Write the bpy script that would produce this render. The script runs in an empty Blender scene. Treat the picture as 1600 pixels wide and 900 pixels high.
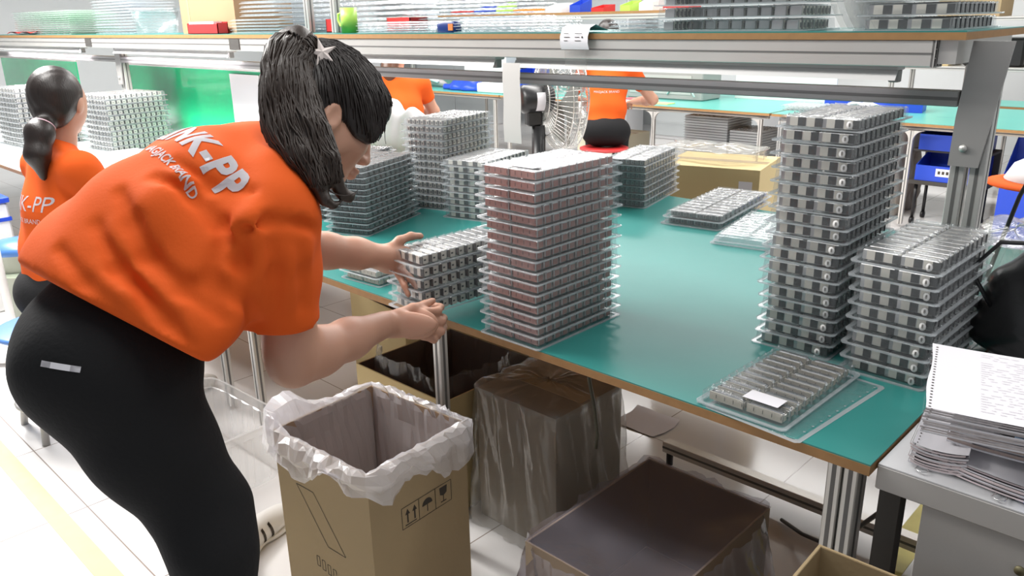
import bpy, bmesh, math, random
import numpy as np
from mathutils import Vector, Matrix
from mathutils.bvhtree import BVHTree

SC = bpy.context.scene
COL = SC.collection
# ---------------------------------------------------------------- camera frame used to lay points out in the room
def _rz(v, a):
    c, s = math.cos(a), math.sin(a)
    return np.array([c*v[0]-s*v[1], s*v[0]+c*v[1], v[2]])
_th, _A, _ro = math.radians(18.5), math.radians(44.2), math.radians(-1.2)
FPX = 1260.0
CAM = np.array([0, 0, 1.5])
_R = _rz(np.array([1, 0, 0.]), _A); _F = _rz(np.array([0, math.cos(_th), -math.sin(_th)]), _A)
_U = _rz(np.array([0, math.sin(_th), math.cos(_th)]), _A)
_R, _U = math.cos(_ro)*_R+math.sin(_ro)*_U, math.cos(_ro)*_U-math.sin(_ro)*_R
def ray(u, v): return (u-800)/FPX*_R+(450-v)/FPX*_U+_F
def at(u, v, d): return CAM+ray(u, v)*d
def at_z(u, v, z):
    r = ray(u, v); return CAM+r*((z-1.5)/r[2])
def at_y(u, v, y):
    r = ray(u, v); return CAM+r*(y/r[1])
def nrm(v): v = np.asarray(v, float); return v/np.linalg.norm(v)

# ---------------------------------------------------------------- signed distance field modelling for bodies
class Field:
    def __init__(s, lo, hi, res):
        s.lo = np.array(lo, float); s.res = res
        s.n = np.ceil((np.array(hi)-s.lo)/res).astype(int)+1
        s.f = np.full(s.n, 1.0, np.float32)
    def _win(s, lo, hi, m):
        a = np.maximum(np.floor((np.array(lo)-m-s.lo)/s.res).astype(int), 0)
        b = np.minimum(np.ceil((np.array(hi)+m-s.lo)/s.res).astype(int)+1, s.n)
        if np.any(b <= a): return None
        ax = [s.lo[i]+np.arange(a[i], b[i])*s.res for i in range(3)]
        return tuple(slice(a[i], b[i]) for i in range(3)), ax[0][:, None, None], ax[1][None, :, None], ax[2][None, None, :]
    def _mix(s, w, d, k, mode):
        f = s.f[w]
        if mode == 'add':
            if k <= 0: r = np.minimum(f, d)
            else:
                h = np.maximum(k-np.abs(f-d), 0)/k; r = np.minimum(f, d)-h*h*k*0.25
        elif mode == 'sub':
            d = -d
            if k <= 0: r = np.maximum(f, d)
            else:
                h = np.maximum(k-np.abs(f-d), 0)/k; r = np.maximum(f, d)+h*h*k*0.25
        s.f[w] = r.astype(np.float32)
    def cap(s, a, b, ra, rb=None, k=0.02, mode='add'):
        a = np.array(a, float); b = np.array(b, float); rb = ra if rb is None else rb
        m = max(ra, rb)+k+2*s.res
        q = s._win(np.minimum(a, b), np.maximum(a, b), m)
        if q is None: return
        w, X, Y, Z = q; ab = b-a; L = max(ab@ab, 1e-9)
        t = np.clip(((X-a[0])*ab[0]+(Y-a[1])*ab[1]+(Z-a[2])*ab[2])/L, 0, 1)
        d = np.sqrt((X-a[0]-t*ab[0])**2+(Y-a[1]-t*ab[1])**2+(Z-a[2]-t*ab[2])**2)-(ra+(rb-ra)*t)
        s._mix(w, d, k, mode)
    def chain(s, pts, rads, k=0.015, mode='add'):
        for i in range(len(pts)-1): s.cap(pts[i], pts[i+1], rads[i], rads[i+1], k, mode)
    def ell(s, c, axes, r, k=0.02, mode='add'):
        c = np.array(c, float); M = np.array([nrm(a) for a in axes]); r = np.array(r, float)
        e = max(r); q = s._win(c-e, c+e, k+2*s.res)
        if q is None: return
        w, X, Y, Z = q
        l = [(X-c[0])*M[i, 0]+(Y-c[1])*M[i, 1]+(Z-c[2])*M[i, 2] for i in range(3)]
        k0 = np.sqrt(sum((l[i]/r[i])**2 for i in range(3)))
        k1 = np.sqrt(sum((l[i]/r[i]**2)**2 for i in range(3)))+1e-6
        s._mix(w, k0*(k0-1)/k1, k, mode)
    def cut(s, p, n, k=0.0):          # removes everything on the side the normal points to
        p = np.array(p, float); n = nrm(n)
        w, X, Y, Z = s._win(s.lo, s.lo+s.n*s.res, 0)
        s._mix(w, -((X-p[0])*n[0]+(Y-p[1])*n[1]+(Z-p[2])*n[2]), k, 'sub')
    def cut_in(s, p, n, c, R):        # the same cut, only within R of c
        p = np.array(p, float); n = nrm(n); c = np.array(c, float)
        w, X, Y, Z = s._win(c-R, c+R, 0)
        d = np.maximum(-((X-p[0])*n[0]+(Y-p[1])*n[1]+(Z-p[2])*n[2]), np.sqrt((X-c[0])**2+(Y-c[1])**2+(Z-c[2])**2)-R)
        s._mix(w, d, 0, 'sub')
    def hit(s, u, v):                 # first surface point seen along a line of sight
        for d in np.arange(1.1, 2.3, .006):
            p = at(u, v, d); i = np.round((p-s.lo)/s.res).astype(int)
            if (i >= 0).all() and (i < s.n).all() and s.f[tuple(i)] < 0: return p
    def disp(s, fn):
        w, X, Y, Z = s._win(s.lo, s.lo+s.n*s.res, 0)
        s.f += fn(X, Y, Z).astype(np.float32)
    def mesh(s):
        f = s.f; f[0] = f[-1] = 1; f[:, 0] = f[:, -1] = 1; f[:, :, 0] = f[:, :, -1] = 1
        ins = f < 0
        c = np.zeros(s.n-1, np.int8)
        for i in (0, 1):
            for j in (0, 1):
                for k in (0, 1):
                    c += ins[i:s.n[0]-1+i, j:s.n[1]-1+j, k:s.n[2]-1+k]
        act = (c > 0) & (c < 8); I = np.argwhere(act)
        idx = np.full(s.n-1, -1, np.int64); idx[act] = np.arange(len(I))
        acc = np.zeros((len(I), 3)); cnt = np.zeros(len(I))
        for ax in range(3):
            o = [x for x in range(3) if x != ax]
            for p in (0, 1):
                for q in (0, 1):
                    a = I.copy(); a[:, o[0]] += p; a[:, o[1]] += q
                    b = a.copy(); b[:, ax] += 1
                    fa = f[tuple(a.T)]; fb = f[tuple(b.T)]; m = (fa < 0) != (fb < 0)
                    t = fa[m]/(fa[m]-fb[m]); P = a[m].astype(float); P[:, ax] += t
                    acc[m] += P; cnt[m] += 1
        V = s.lo+acc/cnt[:, None]*s.res
        Q = []
        for ax in range(3):
            o1, o2 = (ax+1) % 3, (ax+2) % 3
            sl0 = [slice(1, -1)]*3; sl1 = [slice(1, -1)]*3
            sl0[ax] = slice(0, s.n[ax]-1); sl1[ax] = slice(1, s.n[ax])
            A = ins[tuple(sl0)]; B = ins[tuple(sl1)]
            E = np.argwhere(A != B)
            if not len(E): continue
            fl = A[tuple(E.T)]
            E = E+1; E[:, ax] -= 1
            def g(d1, d2):
                e = E.copy(); e[:, o1] += d1; e[:, o2] += d2; return idx[tuple(e.T)]
            q = np.stack([g(-1, -1), g(0, -1), g(0, 0), g(-1, 0)], 1)
            q[~fl] = q[~fl][:, ::-1]; Q.append(q)
        Q = np.concatenate(Q); Q = Q[(Q >= 0).all(1)]
        return V, Q
def smooth_vq(V, Q, it=2):
    for _ in range(it):
        S = np.zeros_like(V); n = np.zeros(len(V))
        for i in range(4):
            j = (i+1) % 4
            np.add.at(S, Q[:, i], V[Q[:, j]]); np.add.at(S, Q[:, j], V[Q[:, i]])
            np.add.at(n, Q[:, i], 1); np.add.at(n, Q[:, j], 1)
        V = V*.5+S/n[:, None]*.5
    return V
# ---------------------------------------------------------------- camera, world, lights, exposure
cam_data = bpy.data.cameras.new('camera'); cam = bpy.data.objects.new('camera', cam_data); COL.objects.link(cam)
cam_data.sensor_width = 36; cam_data.lens = 36*FPX/1600; cam_data.clip_start = .02; cam_data.clip_end = 60
_M = Matrix.Identity(4)
for i in range(3):
    _M[i][0], _M[i][1], _M[i][2], _M[i][3] = _R[i], _U[i], -_F[i], CAM[i]
cam.matrix_world = _M
SC.camera = cam
SC.view_settings.view_transform = 'Standard'; SC.view_settings.look = 'None'
SC.view_settings.exposure = 0.0; SC.view_settings.gamma = 1; SC.view_settings.use_curve_mapping = False
SC.cycles.transparent_max_bounces = 28; SC.cycles.max_bounces = 7; SC.cycles.diffuse_bounces = 3
SC.cycles.glossy_bounces = 3; SC.cycles.transmission_bounces = 3; SC.cycles.caustics_reflective = False; SC.cycles.caustics_refractive = False
SC.cycles.sample_clamp_indirect = 4
world = bpy.data.worlds.new('room_air'); SC.world = world; world.use_nodes = True
world.node_tree.nodes['Background'].inputs[0].default_value = (.90, .95, 1, 1)
world.node_tree.nodes['Background'].inputs[1].default_value = .36
def area(loc, size, power, color=(1, .98, .95), rot=(0, 0, 0), name='ceiling_light'):
    l = bpy.data.lights.new(name, 'AREA'); l.shape = 'RECTANGLE'; l.size, l.size_y = size; l.energy = power; l.color = color
    o = bpy.data.objects.new(name, l); o.location = loc; o.rotation_euler = rot; COL.objects.link(o); return o
area((-5.4, 1.0, 3.0), (3.0, .5), 330); area((-3.5, .6, 3.0), (2.4, .4), 75)
area((-1.4, .9, 3.0), (2.6, .3), 30); area((-2.0, 4.2, 3.1), (5.0, .5), 150); area((-6.0, 4.6, 3.1), (5.0, .5), 200)
area((-3.0, 7.2, 3.1), (7.0, .6), 150); area((.4, 2.4, 3.0), (1.6, .3), 13)
# ---------------------------------------------------------------- materials
MATS = {}
def mat(name, col=(.8, .8, .8), rough=.5, metal=0, bump=0, bscale=60, var=0, vscale=4, spec=.5, coat=0, emit=None, estr=0, sss=0):
    if name in MATS: return MATS[name]
    m = bpy.data.materials.new(name); m.use_nodes = True; nt = m.node_tree; b = nt.nodes['Principled BSDF']
    b.inputs['Base Color'].default_value = (*col, 1); b.inputs['Roughness'].default_value = rough; b.inputs['Metallic'].default_value = metal
    b.inputs['Specular IOR Level'].default_value = spec; b.inputs['Coat Weight'].default_value = coat
    if sss: b.inputs['Subsurface Weight'].default_value = sss; b.inputs['Subsurface Radius'].default_value = (.02, .008, .004)
    if emit: b.inputs['Emission Color'].default_value = (*emit, 1); b.inputs['Emission Strength'].default_value = estr
    tc = nt.nodes.new('ShaderNodeTexCoord')
    if bump:
        n = nt.nodes.new('ShaderNodeTexNoise'); n.inputs['Scale'].default_value = bscale; n.inputs['Detail'].default_value = 4
        bp = nt.nodes.new('ShaderNodeBump'); bp.inputs['Strength'].default_value = bump; bp.inputs['Distance'].default_value = .01
        nt.links.new(tc.outputs['Object'], n.inputs['Vector']); nt.links.new(n.outputs['Fac'], bp.inputs['Height']); nt.links.new(bp.outputs['Normal'], b.inputs['Normal'])
    if var:
        n = nt.nodes.new('ShaderNodeTexNoise'); n.inputs['Scale'].default_value = vscale; n.inputs['Detail'].default_value = 6
        mx = nt.nodes.new('ShaderNodeMix'); mx.data_type = 'RGBA'
        mx.inputs['A'].default_value = (*[c*(1-var) for c in col], 1); mx.inputs['B'].default_value = (*[min(1, c*(1+var)) for c in col], 1)
        nt.links.new(tc.outputs['Object'], n.inputs['Vector']); nt.links.new(n.outputs['Fac'], mx.inputs['Factor']); nt.links.new(mx.outputs['Result'], b.inputs['Base Color'])
    MATS[name] = m; return m
def film(name, tint=(.97, .98, .98), haze=.10, hazecol=(.85, .87, .88), rough=.08, gl=.9, bump=0, bscale=30, fres=1.45):
    """thin clear plastic: transparent sheet, a Fresnel sheen and a little milky scatter"""
    if name in MATS: return MATS[name]
    m = bpy.data.materials.new(name); m.use_nodes = True; nt = m.node_tree; N = nt.nodes; L = nt.links; N.remove(N['Principled BSDF'])
    out = N['Material Output']; tr = N.new('ShaderNodeBsdfTransparent'); tr.inputs[0].default_value = (*tint, 1)
    df = N.new('ShaderNodeBsdfDiffuse'); df.inputs[0].default_value = (*hazecol, 1)
    tl = N.new('ShaderNodeBsdfTranslucent'); tl.inputs[0].default_value = (*hazecol, 1)
    gs = N.new('ShaderNodeBsdfGlossy'); gs.inputs['Color'].default_value = (gl, gl, gl, 1); gs.inputs['Roughness'].default_value = rough
    lw = N.new('ShaderNodeLayerWeight'); lw.inputs[0].default_value = .5
    pw = N.new('ShaderNodeMath'); pw.operation = 'POWER'; pw.inputs[1].default_value = 3.5
    fr = N.new('ShaderNodeMath'); fr.operation = 'MULTIPLY_ADD'; fr.inputs[1].default_value = .62; fr.inputs[2].default_value = .055
    L.new(lw.outputs['Facing'], pw.inputs[0]); L.new(pw.outputs[0], fr.inputs[0])
    dm = N.new('ShaderNodeMixShader'); dm.inputs[0].default_value = .35; L.new(df.outputs[0], dm.inputs[1]); L.new(tl.outputs[0], dm.inputs[2])
    m1 = N.new('ShaderNodeMixShader'); m1.inputs[0].default_value = haze; L.new(tr.outputs[0], m1.inputs[1]); L.new(dm.outputs[0], m1.inputs[2])
    m2 = N.new('ShaderNodeMixShader'); L.new(fr.outputs[0], m2.inputs[0]); L.new(m1.outputs[0], m2.inputs[1]); L.new(gs.outputs[0], m2.inputs[2])
    if bump:
        tc = N.new('ShaderNodeTexCoord'); n = N.new('ShaderNodeTexNoise'); n.inputs['Scale'].default_value = bscale; n.inputs['Detail'].default_value = 3
        bp = N.new('ShaderNodeBump'); bp.inputs['Strength'].default_value = bump; bp.inputs['Distance'].default_value = .01
        L.new(tc.outputs['Object'], n.inputs['Vector']); L.new(n.outputs['Fac'], bp.inputs['Height']); L.new(bp.outputs[0], gs.inputs['Normal']); L.new(bp.outputs[0], lw.inputs['Normal'])
    L.new(m2.outputs[0], out.inputs[0]); MATS[name] = m; return m
def hair_mat(name, col, col2, rough=.4):
    m = mat(name, col, rough); nt = m.node_tree; b = nt.nodes['Principled BSDF']
    tc = nt.nodes.new('ShaderNodeTexCoord'); mp = nt.nodes.new('ShaderNodeMapping'); mp.inputs['Scale'].default_value = (260, 260, 22)
    n = nt.nodes.new('ShaderNodeTexNoise'); n.inputs['Scale'].default_value = 1; n.inputs['Detail'].default_value = 3
    mx = nt.nodes.new('ShaderNodeMix'); mx.data_type = 'RGBA'; mx.inputs['A'].default_value = (*col, 1); mx.inputs['B'].default_value = (*col2, 1)
    bp = nt.nodes.new('ShaderNodeBump'); bp.inputs['Strength'].default_value = .5; bp.inputs['Distance'].default_value = .0015
    nt.links.new(tc.outputs['Object'], mp.inputs[0]); nt.links.new(mp.outputs[0], n.inputs['Vector']); nt.links.new(n.outputs['Fac'], mx.inputs['Factor']); nt.links.new(mx.outputs['Result'], b.inputs['Base Color'])
    nt.links.new(n.outputs['Fac'], bp.inputs['Height']); nt.links.new(bp.outputs[0], b.inputs['Normal']); return m
ALU = mat('brushed_aluminium', (.66, .64, .61), .36, .55, var=.06, vscale=8)
ALUD = mat('aluminium_groove', (.16, .155, .15), .5, .3)
GREY = mat('grey_painted_steel', (.34, .33, .32), .45, .2, var=.05)
GREEN = mat('green_antistatic_mat', (.030, .215, .195), .30, 0, bump=.04, bscale=8, var=.12, vscale=3)
BIRCH = mat('particle_board_edge', (.33, .175, .065), .6, var=.2, vscale=40)
BLACKM = mat('black_plastic', (.012, .012, .013), .35)
WHITEP = mat('white_plastic', (.82, .82, .82), .4)
CARD = mat('corrugated_cardboard', (.38, .28, .155), .85, var=.06, vscale=5, bump=.05, bscale=90)
CARDD = mat('cardboard_inner_face', (.40, .28, .19), .9, var=.05)
CARDY = mat('yellow_cardboard', (.60, .47, .24), .85, var=.05)
INK = mat('black_ink', (.05, .04, .03), .8)
PAPER = mat('white_paper', (.74, .72, .755), .8)
PAPERP = mat('pinkish_paper', (.80, .68, .68), .8, var=.1, vscale=60)
ORANGE = mat('orange_cotton', (.68, .098, .012), .85, bump=.06, bscale=160, spec=.2)
BLACKC = mat('black_knit_cloth', (.010, .010, .011), .85, bump=.12, bscale=120, spec=.25)
SKIN = mat('skin', (.50, .265, .18), .5, var=.06, vscale=10, sss=.10)
HAIR = hair_mat('dark_hair', (.006, .004, .0035), (.020, .011, .008), .42)
HAIRB = hair_mat('brown_hair', (.010, .006, .004), (.042, .023, .014), .45)
PRINT = mat('white_print', (.80, .78, .82), .7)
RED = mat('red_plastic', (.55, .03, .03), .4); BLUE = mat('blue_plastic', (.02, .07, .55), .4)
LIME = mat('lime_green_plastic', (.45, .75, .12), .4)
TAPEY = mat('yellow_floor_tape', (.78, .70, .20), .5, var=.12, vscale=18)
SHELL = film('clear_blister_plastic', (.955, .965, .97), .075, rough=.16, bump=.35, bscale=60)
RIM = film('clear_plastic_edge', (.90, .92, .93), .33, (.88, .90, .92), .12)
SHELLF = film('hazy_blister_plastic', (.95, .96, .97), .17, rough=.12, bump=.3, bscale=60)
BAG = film('milky_polythene', (.93, .93, .95), .36, (.86, .85, .88), .22, bump=.5, bscale=22)
BAGC = film('clear_polythene', (.93, .93, .92), .10, (.72, .70, .69), .16, bump=.6, bscale=14)
METALC = mat('tinned_connector_metal', (.55, .54, .54), .28, .85, var=.15, vscale=30)
BEIGEC = mat('beige_connector_face', (.50, .44, .36), .5)
PINKC = mat('pink_connector_face', (.42, .215, .19), .5)
CANC = mat('satin_metal_can', (.74, .69, .61), .45, .1)
DARKC = mat('dark_connector_socket', (.05, .05, .05), .5)
STICK = mat('white_sticker', (.80, .78, .76), .6)
# ---------------------------------------------------------------- mesh building helpers
class MB:
    def __init__(s): s.v = []; s.f = []; s.m = []; s.sm = []
    def add(s, V, Fc, mi=0, sm=False):
        n = len(s.v); s.v += [tuple(map(float, p)) for p in V]
        for f in Fc: s.f.append(tuple(i+n for i in f)); s.m.append(mi); s.sm.append(sm)
        return s
    def box(s, x0, x1, y0, y1, z0, z1, mi=0, M=None, bev=0):
        if bev:
            b = min(bev, (x1-x0)/2.1, (y1-y0)/2.1, (z1-z0)/2.1)
            def ring(i, z): return [(x0+b+i, y0+i, z), (x1-b-i, y0+i, z), (x1-i, y0+b+i, z), (x1-i, y1-b-i, z), (x1-b-i, y1-i, z), (x0+b+i, y1-i, z), (x0+i, y1-b-i, z), (x0+i, y0+b+i, z)]
            V = ring(b, z0)+ring(0, z0+b)+ring(0, z1-b)+ring(b, z1)
            Fc = [tuple(range(7, -1, -1)), tuple(range(24, 32))]
            for r in range(3):
                for i in range(8): j = (i+1) % 8; Fc.append((r*8+i, r*8+j, r*8+8+j, r*8+8+i))
        else:
            V = [(x0, y0, z0), (x1, y0, z0), (x1, y1, z0), (x0, y1, z0), (x0, y0, z1), (x1, y0, z1), (x1, y1, z1), (x0, y1, z1)]
            Fc = [(3, 2, 1, 0), (4, 5, 6, 7), (0, 1, 5, 4), (1, 2, 6, 5), (2, 3, 7, 6), (3, 0, 4, 7)]
        if M is not None: V = [tuple(M @ Vector(p)) for p in V]
        return s.add(V, Fc, mi)
    def tube(s, pts, r, n=8, mi=0, cap=True, sm=True, flat=None):
        pts = [np.array(p, float) for p in pts]; V = []; Fc = []
        rr = r if hasattr(r, '__len__') else [r]*len(pts); up = None
        for i, p in enumerate(pts):
            d = nrm(pts[min(i+1, len(pts)-1)]-pts[max(i-1, 0)])
            if up is None: up = np.array([0, 0, 1.]) if abs(d[2]) < .9 else np.array([1., 0, 0])
            a = nrm(np.cross(d, up)); b = np.cross(a, d); up = b
            for k in range(n):
                t = 2*math.pi*k/n; V.append(p+a*math.cos(t)*rr[i]+b*math.sin(t)*rr[i]*(flat or 1))
        for i in range(len(pts)-1):
            for k in range(n): q = (k+1) % n; Fc.append((i*n+k, i*n+q, i*n+n+q, i*n+n+k))
        if cap: Fc.append(tuple(range(n-1, -1, -1))); Fc.append(tuple((len(pts)-1)*n+k for k in range(n)))
        return s.add(V, Fc, mi, sm)
    def cyl(s, c, r, h, n=24, mi=0, axis=(0, 0, 1), r2=None):
        c = np.array(c, float); a = nrm(axis)*h; return s.tube([c, c+a], [r, r if r2 is None else r2], n, mi)
    def grid(s, P, mi=0, sm=True, closed=False):
        n, m = len(P), len(P[0]); V = [q for row in P for q in row]; Fc = []
        for i in range(n-1):
            for j in range(m if closed else m-1):
                k = (j+1) % m; Fc.append((i*m+j, i*m+k, (i+1)*m+k, (i+1)*m+j))
        return s.add(V, Fc, mi, sm)
    def lathe(s, prof, c=(0, 0, 0), n=32, mi=0):
        P = [[(c[0]+r*math.cos(2*math.pi*k/n), c[1]+r*math.sin(2*math.pi*k/n), c[2]+z) for k in range(n)] for r, z in prof]
        return s.grid(P, mi, True, True)
    def xf(s, M): s.v = [tuple(M @ Vector(p)) for p in s.v]; return s
    def mesh(s, name, mats):
        me = bpy.data.meshes.new(name); me.from_pydata(s.v, [], s.f)
        for m in (mats if isinstance(mats, (list, tuple)) else [mats]): me.materials.append(m)
        me.polygons.foreach_set('material_index', s.m); me.polygons.foreach_set('use_smooth', s.sm); me.update(); return me
    def build(s, name, mats, parent=None, loc=(0, 0, 0), rz=0):
        return link(name, s.mesh(name, mats), parent, loc, rz)
def link(name, me, parent=None, loc=(0, 0, 0), rz=0):
    o = bpy.data.objects.new(name, me); COL.objects.link(o); o.location = loc; o.rotation_euler = (0, 0, rz)
    if parent is not None: o.parent = parent
    return o
def tag(o, label=None, cat=None, group=None, kind=None):
    if label: o['label'] = label
    if cat: o['category'] = cat
    if group: o['group'] = group
    if kind: o['kind'] = kind
    return o
def thing(name, label, cat, loc=(0, 0, 0), rz=0, group=None):
    o = bpy.data.objects.new(name, None); COL.objects.link(o); o.location = loc; o.rotation_euler = (0, 0, rz); o.empty_display_size = .05
    return tag(o, label, cat, group)
def copy_tree(o, label=None, loc=None, rz=None, group=None, scale=None):
    c = o.copy(); COL.objects.link(c)
    if label: c['label'] = label
    if group: c['group'] = group
    if loc is not None: c.location = loc
    if rz is not None: c.rotation_euler = (0, 0, rz)
    if scale is not None: c.scale = scale
    for ch in o.children:
        d = ch.copy(); COL.objects.link(d); d.parent = c
        for g in ch.children:
            e = g.copy(); COL.objects.link(e); e.parent = d
    return c
def wall(name, mb, m): return tag(mb.build(name, m), kind='structure')
def surf(name, F, m, parent, it=1, shade=True):
    V, Q = F.mesh(); V = smooth_vq(V, Q, it)
    me = bpy.data.meshes.new(name); me.from_pydata(V.tolist(), [], Q.tolist()); me.materials.append(m)
    me.polygons.foreach_set('use_smooth', [True]*len(me.polygons)); me.update()
    return link(name, me, parent)
def text_mb(txt, size, depth=.0006, mi=0, spacing=1, fill=None):
    cu = bpy.data.curves.new('lettering', 'FONT'); cu.body = txt; cu.size = size; cu.extrude = depth; cu.align_x = 'CENTER'; cu.align_y = 'CENTER'; cu.resolution_u = 3; cu.space_character = spacing
    if fill: cu.offset = fill
    o = bpy.data.objects.new('lettering', cu); COL.objects.link(o); bpy.context.view_layer.update()
    me = bpy.data.meshes.new_from_object(o.evaluated_get(bpy.context.evaluated_depsgraph_get()))
    V = [tuple(v.co) for v in me.vertices]; Fc = [tuple(p.vertices) for p in me.polygons]
    bpy.data.objects.remove(o); bpy.data.curves.remove(cu); bpy.data.meshes.remove(me)
    m = MB(); m.add(V, Fc, mi); return m
def frame(origin, ex, ey):
    ex = nrm(ex); ez = nrm(np.cross(ex, ey)); ey = np.cross(ez, ex); M = Matrix.Identity(4)
    for i in range(3): M[i][0], M[i][1], M[i][2], M[i][3] = ex[i], ey[i], ez[i], origin[i]
    return M
def print_on(objs, mb, origin, ex, ey, name, m, parent, off=.0015):
    """presses flat lettering onto the cloth it is printed on"""
    ob = objs; bm = bmesh.new(); bm.from_mesh(mb.mesh(name, m))
    for _ in range(2): bmesh.ops.subdivide_edges(bm, edges=[e for e in bm.edges if e.calc_length() > .006], cuts=1)
    bmesh.ops.triangulate(bm, faces=bm.faces)
    tree = BVHTree.FromPolygons([v.co for v in ob.data.vertices], [p.vertices for p in ob.data.polygons])
    M = frame(origin, ex, ey); n = M.to_3x3() @ Vector((0, 0, 1)); kill = []
    for v in bm.verts:
        p = M @ v.co; h = tree.ray_cast(p+n*.25, -n, .6)
        if h[0] is None: kill.append(v); continue
        v.co = h[0]+h[1]*off
    bmesh.ops.delete(bm, geom=kill, context='VERTS')
    me = bpy.data.meshes.new(name); bm.to_mesh(me); bm.free(); me.materials.clear(); me.materials.append(m)
    return link(name, me, parent)
def noise1(x, seed=0):
    return math.sin(x*1.0+seed*1.7)*.5+math.sin(x*2.3+seed*3.1)*.3+math.sin(x*4.7+seed*.7)*.2
rnd = random.Random(7)
# ---------------------------------------------------------------- the room
def floor_mat():
    m = mat('white_floor_tiles', (.72, .70, .69), .14, var=.03, vscale=2); nt = m.node_tree; b = nt.nodes['Principled BSDF']
    tc = nt.nodes.new('ShaderNodeTexCoord'); mp = nt.nodes.new('ShaderNodeMapping'); mp.inputs['Location'].default_value = (1.0/1, -.125, 0)
    br = nt.nodes.new('ShaderNodeTexBrick'); br.offset = 0; br.squash = 1; br.inputs['Scale'].default_value = 1; br.inputs['Brick Width'].default_value = .54; br.inputs['Row Height'].default_value = .54
    br.inputs['Mortar Size'].default_value = .0022; br.inputs['Color1'].default_value = (.74, .72, .71, 1); br.inputs['Color2'].default_value = (.70, .68, .67, 1); br.inputs['Mortar'].default_value = (.30, .25, .22, 1)
    nt.links.new(tc.outputs['Object'], mp.inputs['Vector']); nt.links.new(mp.outputs[0], br.inputs['Vector']); nt.links.new(br.outputs['Color'], b.inputs['Base Color']); return m
wall('floor', MB().box(-12, 2.5, -2, 10, -.05, 0), floor_mat())
wall('wall_back', MB().box(-12, 2.5, 9.9, 10, 0, 3.2), mat('pale_wall_paint', (.74, .76, .76), .8, var=.03))
wall('wall_left', MB().box(-12.1, -12, -2, 10, 0, 3.2), mat('pale_wall_paint', (.74, .76, .76), .8))
tp = tag(MB().box(-7, .3, .545, .605, 0, .0012).build('floor_tape', TAPEY), 'long worn yellow tape line on the white floor tiles at the woman\'s feet', 'tape')
tag(MB().box(-.62, -.54, 1.95, 4.2, 0, .0012).build('floor_tape', TAPEY), 'yellow tape strip on the floor seen beyond the legs under the desk', 'tape')

def extr(mb, x0, x1, y0, y1, z0, z1, axis):
    """slotted aluminium profile: bar with a dark groove down the middle of each long side"""
    mb.box(x0, x1, y0, y1, z0, z1, 0, bev=.002)
    e = .0006
    if axis == 'x':
        zc = (z0+z1)/2; mb.box(x0+.001, x1-.001, y0-e, y0+.002, zc-.004, zc+.004, 1); mb.box(x0+.001, x1-.001, y1-.002, y1+e, zc-.004, zc+.004, 1)
    elif axis == 'y':
        zc = (z0+z1)/2; mb.box(x0-e, x0+.002, y0+.001, y1-.001, zc-.004, zc+.004, 1); mb.box(x1-.002, x1+e, y0+.001, y1-.001, zc-.004, zc+.004, 1)
    else:
        xc, yc = (x0+x1)/2, (y0+y1)/2
        mb.box(xc-.004, xc+.004, y0-e, y0+.002, z0+.001, z1-.001, 1); mb.box(xc-.004, xc+.004, y1-.002, y1+e, z0+.001, z1-.001, 1)
        mb.box(x0-e, x0+.002, yc-.004, yc+.004, z0+.001, z1-.001, 1); mb.box(x1-.002, x1+e, yc-.004, yc+.004, z0+.001, z1-.001, 1)
    return mb
EX = [ALU, ALUD]
def workbench(label, x0, x1, y0, y1, legs, top=GREEN, group=None, cut=False, lower=False, corner=False, z=.75):
    t = thing('workbench', label, 'table', ((x0+x1)/2, (y0+y1)/2, 0), 0, group); ox, oy = (x0+x1)/2, (y0+y1)/2
    def L(m): return m.xf(Matrix.Translation((-ox, -oy, 0)))
    L(MB().box(x0, x1, y0, y1, z-.022, z-.003, 0)).build('board', BIRCH, t)
    L(MB().box(x0, x1, y0+.001, y1, z-.003, z, 0)).build('mat', top, t)
    L(extr(MB(), x0+.05, x1-.04, y0+.075, y0+.105, z-.055, z-.022, 'x')).build('apron', EX, t)
    L(extr(MB(), x0+.05, x1-.04, y1-.045, y1-.015, z-.055, z-.022, 'x')).build('apron', EX, t)
    for x in legs:
        for yy in (y0+.015, y1-.045):
            L(extr(MB(), x-.015, x+.015, yy, yy+.03, .02, z-.055, 'z')).build('leg', EX, t)
        if lower: L(extr(MB(), x-.015, x+.015, y0+.045, y1-.045, .10, .13, 'y')).build('stretcher', EX, t)
    if lower: L(extr(MB(), x0+.05, x1-.05, (y0+y1)/2-.015, (y0+y1)/2+.015, .10, .13, 'x')).build('stretcher', EX, t)
    if corner:
        for a, b in zip(sorted(legs), sorted(legs)[1:]):
            for x, sg in ((a+.015, 1), (b-.015, -1)):
                m = MB(); r = .07; pts = [(x, y0+.03, z-.055-r*0-r)]
                P = []
                for k in range(7):
                    th = math.pi/2*k/6; P.append([(x+sg*(r-r*math.cos(th)), yy, z-.055-r+r*math.sin(th)) for yy in (y0+.018, y0+.042)])
                P2 = [[(x, yy, z-.055) for yy in (y0+.018, y0+.042)]]
                m.grid(P, 0, False)
                for k in range(6):
                    for q in (0, 1): m.add([P[k][q], P[k+1][q], P2[0][q]], [(0, 1, 2)])
                L(m).build('corner_bracket', ALU, t)
    return t
workbench('long workbench under a green mat in the middle, holding the tray piles', -2.78, -.414, 1.31, 2.97, (-2.66, -1.585))
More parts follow.
